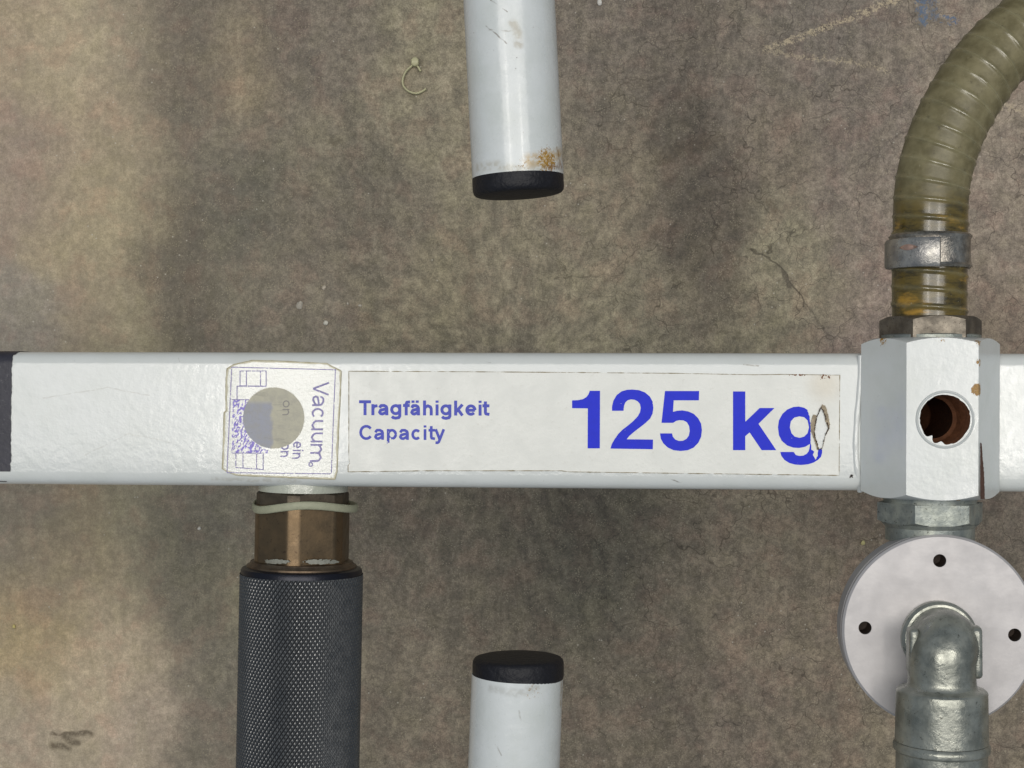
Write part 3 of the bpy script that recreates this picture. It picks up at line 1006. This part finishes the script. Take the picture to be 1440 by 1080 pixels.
# ragged paint lip round the hole
def f_lip(X, Y):
    th = np.arctan2(Y - 590, X - 1329)
    r = np.hypot(X - 1329, Y - 590)
    inn = 36.4 - 1.6 * (vnoise(th * 3 + 20, th * 0 + 1, 4) - 0.3) - 1.1 * vnoise(th * 9 + 60, th * 0 + 3, 6) - 6.5 * np.exp(-((th - 2.25) / 0.10) ** 2) - 3.5 * np.exp(-((th - 1.75) / 0.12) ** 2)
    return np.minimum(r - inn, 39.5 - r)
march('paint_lip', 1287, 548, 1372, 632, 0.6, f_lip, zz(zf + 0.0002), M_hex, block)
lathe('port_rim', Vector((hole.x, hole.y, 0)), ZA, [(hr * 1.10, zf - .0001), (hr * 1.07, zf + .0005), (hr * 1.03, zf + .0007), (hr * 0.995, zf + .0004), (hr * 0.985, zf - .0010)], M_hex, block, 72, hint=Vector((1, 0, 0)), cap0=False, cap1=False)
# bare sliver where paint has chipped from the right edge
M_bare = plain('bare_rusted_steel', (74, 52, 42), 0.75, 0.35, 500, 0.5, 900)
march('paint_chip', 1374, 618, 1390, 706, 0.4, lambda X, Y: poly_sd(X, Y, [(1378.5, 622), (1380.5, 624), (1384, 668), (1385, 702), (1378.6, 702), (1378.4, 660)]) + (fbm(X / 2, Y / 2, 9) - .5) * 1.2,
      lambda x, y: L(x, y, zf + 0.00025 - max(0.0, (x - 1378.5)) * 0.00022), M_bare, block)
# weld bead where the block meets the beam
pts = catmull([L(1211, 500, -.0006), L(1209, 545, -.0006), L(1205, 585, -.0007), L(1203, 630, -.0007), L(1206, 668, -0.001), L(1210, 690, -0.004)], 8)
v, f = rings(sweep_rings(pts, lambda i, th: 0.0014 * (0.95 + 0.05 * math.sin(i * 0.9)), 14))
obj('weld_bead', v, f, M_beam, block, 60)

# ---- fittings above the block
M_nut = metal('dull_brass_nut', (98, 91, 82), (134, 126, 114), (0.42, 0.6), 150, 0.25, 800, 0.75, pits=(52, 42, 34))
M_zinc = metal('galvanised_steel', (126, 132, 130), (166, 170, 160), (0.38, 0.55), 140, 0.3, 700, 0.55, pits=(70, 70, 64))
M_alu = metal('machined_aluminium', (182, 178, 177), (192, 188, 187), (0.40, 0.52), 70, 0.05, 900, 0.3)
M_steel = metal('worn_steel_band', (132, 127, 120), (182, 175, 164), (0.28, 0.46), 300, 0.35, 900, 0.85, pits=(84, 68, 54))
def yat(px, py, z):
    return L(px, py, z).y
nR = S(71, 1308, 455, HZ)
nzf = HZ + nR * 0.866
nut = hex_prism('hose_nut', org, AX, nR, y_top, yat(1308, 443, nzf), M_nut, lifter, rot=math.pi / 6, ch0=False)
lathe('nut_collar', Vector((org.x, y_top, HZ)), AX, [(nR * 0.97, -0.0005), (nR * 0.97, 0.0012), (nR * 0.9, 0.0016)], M_zinc, nut, 64)
# hose
hp = [(1307, 446), (1307, 400), (1308, 330), (1310, 271), (1318, 228), (1332, 186), (1349, 151), (1369, 118), (1397, 82), (1434, 48), (1482, 10), (1545, -35), (1620, -80), (1700, -120)]
hz = [0.001] * 4 + [0.001, 0.001, 0.0005, -0.001, -0.003, -0.006, -0.012, -0.02, -0.03, -0.045]
path = catmull([L(x, y, z) for (x, y), z in zip(hp, hz)], 12)
path, ss_ = resample(path, 560)
rH = S(51.5, 1308, 330, 0.001)
pitch = S(24.5, 1308, 250, 0)
s0 = (L(1307, 446, 0.001) - L(1308, 300, 0.001)).length
def hose_r(i, th):
    ph = (ss_[i] / pitch + th / (2 * math.pi)) % 1.0
    rid = math.exp(-((ph - 0.5) / 0.09) ** 2)
    amp = 0.00046 * (0.75 + 0.5 * math.sin(ss_[i] * 210 + 1.0) ** 2)
    return rH * (1.0 + 0.012 * math.exp(-((ss_[i] - s0 * .5) / 0.02) ** 2)) + amp * rid - 0.0001
m = NT('amber_hose')
yv = m.sep(m.obj)[1]
y_cl = L(1308, 290, 0).y
amb = m.ss(yv, y_cl + 0.010, y_cl - 0.006, 0.0, 1.0)
streak = m.noise(70, 5, 0.7, vec=m.vmath('MULTIPLY', m.obj, (1, 3.5, 1)))
c_far = m.mix(m.ss(m.noise(120, 5, 0.7), 0.3, 0.7), lin(152, 142, 106), lin(114, 105, 72))
c_near = m.mix(m.ss(streak, 0.38, 0.66), lin(118, 100, 44), lin(60, 52, 26))
c_near = m.mix(m.ss(m.noise(55, 4, 0.6, vec=m.vmath('MULTIPLY', m.obj, (1, 2.5, 1))), 0.55, 0.70), c_near, lin(196, 152, 60))
cc = m.mix(amb, c_far, c_near)
cc = m.mix(m.ss(m.noise(900, 4, 0.75), 0.64, 0.72, 0, 0.5), cc, lin(196, 190, 160))
cc = m.mix(m.ss(m.noise(260, 4, 0.7), 0.60, 0.72, 0, 0.6), cc, lin(66, 58, 36))
rg = m.t.nodes.new('ShaderNodeAttribute')
rg.attribute_name = 'ridge'
rgf = rg.outputs['Fac']
cc = m.mix(m.math('MULTIPLY', rgf, 0.22), cc, lin(176, 168, 128))
gl = m.ss(yv, y_cl + 0.004, y_cl - 0.004, 0.0, 0.6)
gl = m.math('MAXIMUM', gl, rgf)
m.set(Base_Color=cc, Roughness=m.ss(gl, 0.0, 1.0, 0.46, 0.14), Normal=m.bump(m.noise(900, 2), 0.06, 0.0006), Coat_Weight=m.math('MULTIPLY', gl, 0.6), Coat_Roughness=0.12)
m.b.inputs['Transmission Weight'].default_value = 0.25
m.b.inputs['IOR'].default_value = 1.5
v, f = rings(sweep_rings(path, hose_r, 64))
hose = obj('spiral_hose', v, f, m.mat, lifter, 60)
ra = hose.data.attributes.new('ridge', 'FLOAT', 'POINT')
ra.data.foreach_set('value', np.array([math.exp(-((((ss_[i] / pitch + j / 64.0) % 1.0) - 0.5) / 0.12) ** 2) for i in range(len(path)) for j in range(64)], np.float32))
v, f = rings(sweep_rings(path, lambda i, th: rH * 0.86, 24))
obj('hose_bore', v, f, plain('hose_inner_wall', (112, 96, 52), 0.6, 0.3, 120), hose, 60)
# torn, greyish end patch of the hose by the nut
# clamp
cy0, cy1 = yat(1308, 375, 0.012), yat(1308, 326, 0.012)
cl_o = Vector((L(1308, 350, HZ).x, 0, HZ))
cR = S(57.5, 1308, 350, HZ)
clen = cy1 - cy0
lipn = 0.0008
clamp = lathe('hose_clamp', cl_o, AX, [(rH * 0.9, cy0 + .0004), (cR - lipn, cy0), (cR, cy0 + lipn), (cR - .0006, cy0 + .0016), (cR - .0006, cy1 - .0020), (cR, cy1 - lipn), (cR - lipn, cy1), (rH * 0.9, cy1 - .0004)], M_steel, lifter, 96)
# overlapping plate of the clamp on its left quarter
M_steel2 = metal('polished_clamp_plate', (142, 140, 138), (182, 178, 170), (0.26, 0.42), 200, 0.3, 900, 0.7, pits=(90, 80, 72))
rr = []
for (dr, t) in ((-.0006, cy0 - .0003), (.0009, cy0 - .0001), (.0014, cy0 + .0008), (.0014, cy1 - .0030), (.0009, cy1 - .0022), (-.0006, cy1 - .0020)):
    ring = []
    for i in range(31):
        a = math.radians(-4 + 100 * i / 30)
        e = 1.0 if 0 < i < 30 else 0.0
        r = cR + (dr if e else -.0006)
        ring.append(Vector((cl_o.x - math.sin(a) * r, t, HZ + math.cos(a) * r)))
    rr.append(ring)
v, f = rings(rr, False, False, closed=False)
plate = obj('clamp_plate', v, f, M_steel2, clamp, 40)
ring = []
for s, dr in ((0, 0.0009), (1, 0.0009)):
    pass
sl = []
for i in range(13):
    t = i / 12
    a = math.radians(26 + 26 * t)
    wv_ = 0.0011 * math.sin(math.pi * min(1, max(0.02, t)))
    r = cR + .0016
    sl.append((Vector((cl_o.x - math.sin(a) * r, (cy0 + cy1) / 2 - wv_ + .0006, HZ + math.cos(a) * r)), Vector((cl_o.x - math.sin(a) * (r + .0005), (cy0 + cy1) / 2 + .0006, HZ + math.cos(a) * (r + .0005))), Vector((cl_o.x - math.sin(a) * r, (cy0 + cy1) / 2 + wv_ + .0006, HZ + math.cos(a) * r))))
vv = [p for t in sl for p in t]
ffc = []
for i in range(12):
    for j in (0, 1):
        ffc.append((i * 3 + j, i * 3 + j + 1, i * 3 + j + 4, i * 3 + j + 3))
obj('clamp_dimple', vv, ffc, plain('copper_worn_dimple', (196, 160, 142), 0.35, 0.2, 500, metallic=0.7), clamp, 60)

# ---- fittings below the block, flange and elbow
bR = S(74.5, 1310, 725, HZ)
bzf = HZ + bR * 0.866
y_n1 = yat(1310, 742, bzf)
M_zdark = M_zinc
lathe('flange_neck', org, AX, [(bR * 0.86, y_bot + .001), (bR * 0.86, yat(1310, 713, bzf))], M_zinc, lifter, 64)
lnut = hex_prism('flange_nut', org, AX, bR, y_n1, yat(1310, 711, bzf), M_zinc, lifter, rot=math.pi / 6 + math.radians(3), ch1=False)
FZ = 0.0180
fc = L(1322, 888, FZ)
fR = S(136, 1322, 888, FZ)
lathe('flange_socket', Vector((org.x, 0, HZ)), AX, [(bR * 0.82, fc.y + fR * 0.90), (bR * 0.82, y_n1 - .0012), (bR * 0.9, y_n1 + .0004)], M_zinc, lnut, 64)
ZA = Vector((0, 0, 1))
fl = lathe('flange', Vector((fc.x, fc.y, 0)), ZA, [(fR * .96, FZ - .0150), (fR, FZ - .0138), (fR, FZ - .0042), (fR * .985, FZ - .0040), (fR * .985, FZ - .0034), (fR, FZ - .0032), (fR, FZ - .0008), (fR - .0008, FZ)], M_alu, lifter, 160, hint=Vector((1, 0, 0)))
bpy.context.view_layer.update()
cuts = []
hpos = [L(1321.5, 788.5, FZ), L(1216.5, 883, FZ), L(1427, 893, FZ), L(1322, 994, FZ)]
for p in hpos:
    cuts.append(cutter(p, S(9.2, 1322, 888, FZ), FZ - 0.010, FZ + 0.003, 28))
bpy.context.view_layer.update()
boolean_cut(fl, cuts)
M_hole = plain('dark_hole', (70, 58, 50), 0.7, 0.3, 400)
for p in hpos:
    hr2 = S(9.0, 1322, 888, FZ)
    rr = [[Vector((p.x + math.cos(2 * math.pi * j / 24) * r, p.y + math.sin(2 * math.pi * j / 24) * r, z)) for j in range(24)] for r, z in ((hr2, FZ - .0008), (hr2 * .96, FZ - .003), (hr2, FZ - .0045), (hr2 * .95, FZ - .0095))]
    v, f = rings(rr, False, True)
    obj('screw_hole', v, f, M_hole, fl, 50)

M_cast = NT('galvanised_cast_elbow')
n_ = M_cast.noise(110, 5, 0.7)
c_ = M_cast.mix(M_cast.ss(n_, 0.35, 0.65), lin(128, 130, 122), lin(164, 165, 155))
c_ = M_cast.mix(M_cast.math('MULTIPLY', M_cast.ss(M_cast.noise(600, 3, 0.7), 0.62, 0.70), 0.7), c_, lin(72, 70, 60))
M_cast.set(Base_Color=c_, Metallic=0.6, Roughness=M_cast.ss(M_cast.noise(240, 3), 0.3, 0.7, 0.24, 0.44), Normal=M_cast.bump(M_cast.math('ADD', M_cast.noise(420, 4, 0.65), M_cast.math('MULTIPLY', M_cast.noise(130, 2), 0.5)), 0.16, 0.0012))
M_cast = M_cast.mat
EZ = FZ + 0.0175
e0 = L(1322, 899, FZ + .003)
e1 = L(1324.3, 985, EZ)
e2 = L(1324.3, 1240, EZ)
rE = S(47, 1324, 940, EZ)
rC = S(53, 1322, 899, FZ + .003)
lathe('elbow_collar', Vector((e0.x, e0.y, 0)), ZA, [(rC, FZ - .001), (rC, FZ + .0028), (rC - .001, FZ + .0040), (rC * .86, FZ + .0042)], M_cast, fl, 72, hint=Vector((1, 0, 0)))
pth = [Vector((e0.x, e0.y, FZ + .001))]
bend = 0.0040
yv0 = e0.y
for i in range(13):
    a = math.radians(90 * i / 12)
    zz_ = EZ - bend + bend * math.sin(a)
    yy = yv0 - bend + bend * math.cos(a)
    t = i / 12
    pth.append(Vector((e0.x + (e1.x - e0.x) * t, yy, zz_)))
yS = yat(1324, 978, EZ + rE)
yend = e2.y
straight = []
for y in np.linspace(pth[-1].y - .001, yS + .003, 8):
    straight.append((y, rE))
rS = S(63, 1324, 1020, EZ)
straight += [(yS + .0012, rE * 1.02), (yS + .0006, rE * 1.08), (yS + .0002, rS * .93), (yS - .0004, rS * .985), (yS - .0010, rS)]
yR = yat(1324, 1063, EZ + rS)
straight += [(y, rS * (1 + 0.004 * q)) for q, y in enumerate(np.linspace(yS - .004, yR + .0016, 6))]
radl = [rE] * len(pth) + [r for _, r in straight]
pth += [Vector((e1.x, y, EZ)) for y, _ in straight]
v, f = rings(sweep_rings(pth, lambda i, th: radl[i], 56, hint=Vector((0, 1, 0))), False, True)
elbow = obj('pipe_elbow', v, f, M_cast, lifter, 50)
rS2 = rS * 1.02
lathe('pipe_end_ring', Vector((e1.x, 0, EZ)), AX, [(rS2 * 0.99, yR + .0014), (rS * 1.055, yR + .0006), (rS * 1.065, yR - .0004), (rS * 1.055, yR - .0014), (rS * 1.0, yR - .0022), (rS * 0.99, yend)], M_cast, elbow, 64)
# side beads of the casting
for (pa, pb, zc, w_) in (((1283.5, 882), (1283, 947), EZ - .001, 0.0018), ((1371.5, 880), (1372, 953), EZ - .001, 0.0019)):
    A, B = L(*pa, zc), L(*pb, zc)
    sct = []
    for i in range(16):
        a = 2 * math.pi * i / 16
        u_, w2 = math.cos(a), math.sin(a)
        sct.append((0.0040 * math.copysign(abs(u_) ** .5, u_), w_ * math.copysign(abs(w2) ** .5, w2)))
    pts = [A.lerp(B, t) for t in (0, .03, .08, .2, .4, .6, .8, .92, .97, 1)]
    rr = sweep_rings(pts, None, sect=sct)
    for k_, i in ((0.55, 0), (0.85, 1), (0.85, 8), (0.55, 9)):
        rr[i] = [pts[i] + (q - pts[i]) * k_ for q in rr[i]]
    v, f = rings(rr)
    obj('casting_bead', v, f, M_cast, elbow, 45)

# ---- knurled grip below the beam
GZ = -0.020
g0, g1 = L(424.2, 806, GZ), L(416.6, 1200, GZ)
gd = (g1 - g0).normalized()
gR = S(86.3, 422, 900, GZ)
M_grip = NT('anodised_knurl')
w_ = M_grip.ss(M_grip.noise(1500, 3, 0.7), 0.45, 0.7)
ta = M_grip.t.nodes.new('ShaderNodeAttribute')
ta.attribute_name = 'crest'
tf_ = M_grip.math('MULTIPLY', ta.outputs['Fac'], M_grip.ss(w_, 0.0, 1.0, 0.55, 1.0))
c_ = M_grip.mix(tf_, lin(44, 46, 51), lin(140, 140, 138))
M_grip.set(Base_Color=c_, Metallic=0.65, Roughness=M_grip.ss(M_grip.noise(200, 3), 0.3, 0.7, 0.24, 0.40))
M_grip = M_grip.mat
N = 86
px_m = S(1, 422, 900, GZ)
vp = 9.2 * px_m
amp = 1.5 * px_m
T = int(((g1 - g0).length) / vp * 4)
a_, x_, y_ = frame_for(gd, Vector((0, 0, 1)))
NA = N * 4
th = np.arange(NA) / NA * 2 * np.pi
tt = np.arange(T + 1)
uu = (np.arange(NA) / 4.0)[None, :]
vv_ = (tt / 4.0)[:, None]
h1 = np.abs(((uu + vv_) % 1.0) - 0.5)
h2 = np.abs(((uu - vv_) % 1.0) - 0.5)
hh = np.minimum(np.minimum(h1, h2) * 2, 0.62)
Rr = gR - amp + amp * hh / 0.62
Rr = Rr + (fbm(uu / 3 + 0 * vv_, vv_ / 3 + 0 * uu, 15) - .5) * 0.25 * px_m
pos = (np.array(g0)[None, None, :] + (tt * vp / 4)[:, None, None] * np.array(a_) + Rr[..., None] * (np.cos(th)[None, :, None] * np.array(x_) + np.sin(th)[None, :, None] * np.array(y_)))
II = np.arange((T + 1) * NA).reshape(T + 1, NA)
Jn = np.roll(II, -1, axis=1)
fq = np.stack([II[:-1], Jn[:-1], Jn[1:], II[1:]], -1).reshape(-1, 4)
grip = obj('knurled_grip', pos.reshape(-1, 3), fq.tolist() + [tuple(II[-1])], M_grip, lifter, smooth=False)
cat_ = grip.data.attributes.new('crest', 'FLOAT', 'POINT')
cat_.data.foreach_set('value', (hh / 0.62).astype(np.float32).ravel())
M_anod = plain('black_anodised_edge', (32, 33, 42), 0.35, 0.15, 300, metallic=0.5)
back = -gd
lathe('grip_shoulder', g0, back, [(gR - amp, -.0003), (gR - amp * 1.1, 4.5 * px_m), (gR - 3 * px_m, 7.5 * px_m), (gR - 8 * px_m, 9.5 * px_m), (gR * 0.8, 10 * px_m)], M_anod, grip, 96)
M_brass = metal('tarnished_brass', (104, 88, 68), (120, 100, 75), (0.34, 0.48), 90, 0.10, 500, 0.8, pits=(84, 68, 54))
M_brass2 = metal('brown_brass_washer', (92, 78, 64), (120, 104, 86), (0.35, 0.5), 150, 0.12, 600, 0.8)
lathe('grip_washer', g0, back, [(gR * .80, 8 * px_m), (gR - 9.5 * px_m, 9 * px_m), (gR - 9.5 * px_m, 12 * px_m), (gR - 14 * px_m, 15 * px_m), (gR - 15 * px_m, 17.5 * px_m), (gR - 24 * px_m, 18.5 * px_m)], M_brass2, grip, 96)
bxR = 65.0 * px_m
neck = hex_prism('brass_neck', g0, back, bxR * 1.10, 16.5 * px_m, 98 * px_m, M_brass, lifter, rot=0.0, trunc=0.938, n=144, ch0=True, ch1=False, slope=0.25)
M_dk = metal('dark_nut', (72, 64, 54), (96, 86, 72), (0.4, 0.6), 140, 0.2, 700, 0.6)  # dark paint, with the shade under the beam put into the colour too
hex_prism('dark_collar_nut', g0, back, bxR * 1.075, 98.2 * px_m, 116.5 * px_m, M_dk, neck, rot=0.0, trunc=0.936, n=144, ch0=False, ch1=True, slope=0.6)
M_pw = white_paint('painted_washer', (176, 178, 166), dirt=0.3)
lathe('painted_washer', g0, back, [(62.5 * px_m, 116 * px_m), (62.5 * px_m, 132 * px_m)], M_pw, neck, 72)
# white sealant left on the foot of the neck
for (pxc, wd) in ((386, 20), (452, 24)):
    def f_seal(X, Y, pxc=pxc, wd=wd):
        return 1 - ((X - pxc) / wd) ** 2 - ((Y - 790) / 3.2) ** 2 + (fbm(X / 3, Y / 2, int(pxc)) - .5) * 2.4
    march('sealant_smear', pxc - wd - 4, 780, pxc + wd + 4, 796, 0.5, f_seal, lambda x, y, pxc=pxc: L(x, y, GZ + math.sqrt(max(0, (bxR * 1.0) ** 2 - ((x - 424) * px_m) ** 2)) + (0.0022 if pxc < 400 else 0.0008)), plain('white_sealant', (136, 136, 126), 0.6, 0.2, 600, 0.4), neck)

# ---- pale band pulled round the neck of the grip: a loose thing of its own
band_pts = []
oB = g0 + back * 96 * px_m
for i in range(97):
    a = 2 * math.pi * i / 96
    c, s = math.cos(a), math.sin(a)
    r = bxR * 1.035 + 1.2 * px_m + max(0, s) ** 3 * 7 * px_m
    wob = 3.0 * px_m * math.sin(2 * a + 0.6) + 2.0 * px_m * math.sin(3 * a + 1.0)
    band_pts.append((a_, c, s, r, wob))
sect = [(math.cos(2 * math.pi * k / 14) * 2.4 * px_m, math.sin(2 * math.pi * k / 14) * 5.6 * px_m) for k in range(14)]
rr = []
for (aa, c, s, r, wob) in band_pts[:-1]:
    rad = x_ * c - y_ * s
    ctr = oB + back * wob + rad * r
    rr.append([ctr + rad * u_ + back * w2 for u_, w2 in sect])
rr.append(rr[0])
v, f = rings(rr, False, False)
v = [ROOT @ p for p in v]
cen = ROOT @ oB
band = obj('rubber_band', [p - cen for p in v], f, plain('pale_rubber', (158, 158, 134), 0.55, 0.1, 400, 0.2), None, 60)
band.location = cen
tag(band, 'pale beige band wrapped round the brass neck above the knurled grip', 'band')

# ================================================================== WHITE TUBES WITH BLACK CAPS
M_cap = plain('black_plastic_cap', (25, 25, 30), 0.55, 0.3, 300, 1.0, 380, spec=0.35, dust=(74, 70, 70))
TZ = BZ - 0.020
def tube(label, p_end, p_far, capdir_tilt, rust_px, scuff_px=()):
    ends = W(*p_end, TZ)
    far = W(*p_far, TZ)
    d = (far - ends).normalized()
    R = 64.3 * (HC - TZ) / F
    root = empty('handle_tube', label, 'tube', Matrix.Translation(ends))
    rust = []
    for (px, py, r0, r1, amt) in rust_px:
        p = W(px, py, TZ + R * 0.8) - ends
        rust.append((tuple(p), r0, r1, amt))
    sf = []
    for (pl, w0, w1, amt, cc3) in scuff_px:
        q3 = []
        for (px, py) in pl:
            off = (px - (p_end[0] + (p_far[0] - p_end[0]) * (py - p_end[1]) / (p_far[1] - p_end[1]))) * (HC - TZ) / F
            q3.append(W(px, py, TZ + math.sqrt(max(1e-9, R * R - off * off))) - ends)
        sf.append((q3, w0, w1, amt, cc3))
    mt = white_paint('white_tube_paint', (208, 211, 210), rust=rust, rough=0.24, dirt=0.30, peel=0.08, scuff=sf)
    p0 = Vector((0, 0, 0)) + d * 0.007
    run = 0.42
    pts = [p0 + d * t for t in np.linspace(0, run, 12)]
    br = 0.06
    for i in range(1, 11):
        a = math.radians(9 * i)
        pts.append(p0 + d * (run + br * math.sin(a)) + Vector((0, 0, -br + br * math.cos(a))))
    pts.append(Vector((pts[-1].x, pts[-1].y, -ends.z + 0.003)))
    v, f = rings(sweep_rings(pts, lambda i, th: R, 64))
    obj('tube_body', v, f, mt, root, 50)
    dc = (Matrix.Rotation(math.radians(capdir_tilt), 3, 'Z') @ d)
    prof = [(R * .5, .0085), (R * 0.985, .0082), (R * 1.0, .0068), (R * 1.0, .0024), (R * .985, .0012), (R * .95, .0004), (R * .88, 0.0), (R * .5, -.0003), (R * .1, -.0004)]
    lathe('end_cap', Vector((0, 0, 0)), dc, prof, M_cap, root, 72, tf=lambda th, q, t: 0.0)
    return root

up_d = 0.0733
ty = 540 - (0.0733) * F / (HC - TZ)
ly = 540 + (0.1059) * F / (HC - TZ)
tube('white tube with rusty rim and black cap, entering from the top edge', (729.6, ty), (716, 0), 0.6, [(770, 226, 0.002, 0.0135, 0.55), (788, 222, 0.001, 0.006, 0.60), (735, 236, 0.002, 0.010, 0.50), (727, 42, 0.001, 0.003, 0.40)],
     [([(690, 0), (713, 16)], .0001, .0004, .8, (120, 112, 100)), ([(683, 36), (698, 48), (713, 62)], .0001, .0004, .8, (120, 112, 100)), ([(666, 46), (690, 41), (715, 45), (750, 38)], .0001, .0004, .6, (140, 132, 118)),
      ([(722, 34), (728, 48), (729, 62)], .0008, .0026, .75, (176, 170, 154)), ([(672, 236), (700, 232), (725, 238), (760, 234), (790, 238)], .0004, .0028, .45, (168, 158, 132)), ([(744, 226), (766, 223), (789, 217)], .0006, .0042, .62, (190, 150, 62)), ([(772, 236), (790, 233)], .0002, .0022, .8, (118, 72, 26)), ([(783, 210), (787, 232)], .0003, .0016, .7, (140, 100, 30))])
tube('white tube with black cap, entering from the bottom edge', (728.6, ly), (722.5, 1080), 2.3, [(791, 962, 0.0015, 0.005, 0.62), (745, 970, 0.002, 0.010, 0.46)],
     [([(690, 968), (730, 975), (755, 966)], .0003, .0025, .35, (150, 146, 134)), ([(700, 1050), (705, 1062)], .0001, .0005, .5, (140, 134, 122)), ([(730, 1000), (733, 1012)], .0001, .0005, .5, (140, 134, 122)), ([(789, 958), (788, 990)], .0004, .002, .6, (150, 128, 88))])

# ================================================================== BITS ON THE FLOOR
tie = empty('cable_tie', 'small cut cream cable tie curled on the floor beside the upper tube', 'cable tie', Matrix.Translation(W(584, 110, 0)))
ctr = W(584, 110, 0)
M_tie = plain('cream_nylon', (196, 190, 150), 0.45, 0.06, 300)
rT = 0.00085
tp = [(581, 91), (577, 94.5), (571.5, 99.8), (567.4, 108), (566.2, 115.6), (568, 122), (574, 128), (581.7, 131), (588, 131), (594.6, 128), (599, 125)]
pts = catmull([W(x, y, 0.0016) - ctr for x, y in tp], 8)
nP = len(pts)
sct = [(math.cos(2 * math.pi * k / 12) * 0.0013, math.sin(2 * math.pi * k / 12) * 0.0007) for k in range(12)]
v, f = rings(sweep_rings(pts, None, sect=sct))
obj('strap', v, f, M_tie, tie, 60)
pts = catmull([W(x, y, 0.0018) - ctr for x, y in [(585, 91), (588.5, 95), (591.5, 100.5)]], 6)
v, f = rings(sweep_rings(pts, None, sect=sct))
obj('strap_stub', v, f, M_tie, tie, 60)
hcn = W(584, 88.5, 0) - ctr
hd = 0.0024
rr = []
for (k_, z) in ((.7, .0001), (1, .0006), (1, .0040), (.8, .0048)):
    rr.append([hcn + Vector((math.cos(2 * math.pi * j / 16) * hd * k_ * (1.05 if j % 4 else .95), math.sin(2 * math.pi * j / 16) * hd * 1.15 * k_, z)) for j in range(16)])
v, f = rings(rr)
obj('head', v, f, M_tie, tie, 60)

def chip(px, py, sx, sy, h, label, c, rot=0.0):
    rgen = random.Random(int(px * 7 + py))
    u_ = HC / F
    rr = []
    for (k_, z) in ((.8, 0.0), (1.0, h * .35), (.85, h * .75), (.45, h)):
        ring = []
        for j in range(9):
            a = 2 * math.pi * j / 9
            q = k_ * (0.8 + 0.4 * rgen.random())
            x, y = math.cos(a) * sx * u_ * q, math.sin(a) * sy * u_ * q
            ring.append(Vector((x * math.cos(rot) - y * math.sin(rot), x * math.sin(rot) + y * math.cos(rot), z)))
        rr.append(ring)
    v, f = rings(rr)
    o = obj('stone_chip', v, f, plain('chip_stone', c, 0.7, 0.15, 800, 0.3), None, 30)
    o.location = W(px, py, 0.0002)
    tag(o, label, 'chip', 'chips of stone scattered on the floor')
chip(421.5, 429, 4.2, 6.4, .0015, 'dull whitish oval chip, largest of the bits on the floor above the gauge sticker', (176, 168, 154), -0.2)
chip(458.5, 454, 3.6, 3.6, .0018, 'bright white chip on the floor just above the crossbeam', (218, 212, 196))
chip(455.5, 405, 2.6, 3.6, .0012, 'small pale sliver on the floor above the bright white chip', (190, 178, 160), -0.6)
chip(280.5, 743, 2.6, 2.8, .0014, 'tiny white chip on the floor left of the knurled grip', (222, 214, 200))
chip(843, 4, 3.4, 4.6, .0016, 'bright white chip at the top edge right of the upper tube', (220, 214, 204))
chip(1213.5, 763, 3.0, 3.2, .0014, 'yellowish crumb on the floor beside the round flange', (196, 184, 128))
chip(20, 881, 2.6, 2.6, .0013, 'yellowish crumb on the floor near the left edge below the crossbeam', (204, 188, 122))
chip(489, 427, 1.7, 1.9, .0009, 'left of two tiny pale specks on the floor right of the oval chip', (186, 176, 160))
chip(506, 429.5, 2.6, 1.9, .0009, 'right of two tiny pale specks on the floor right of the oval chip', (186, 176, 160))
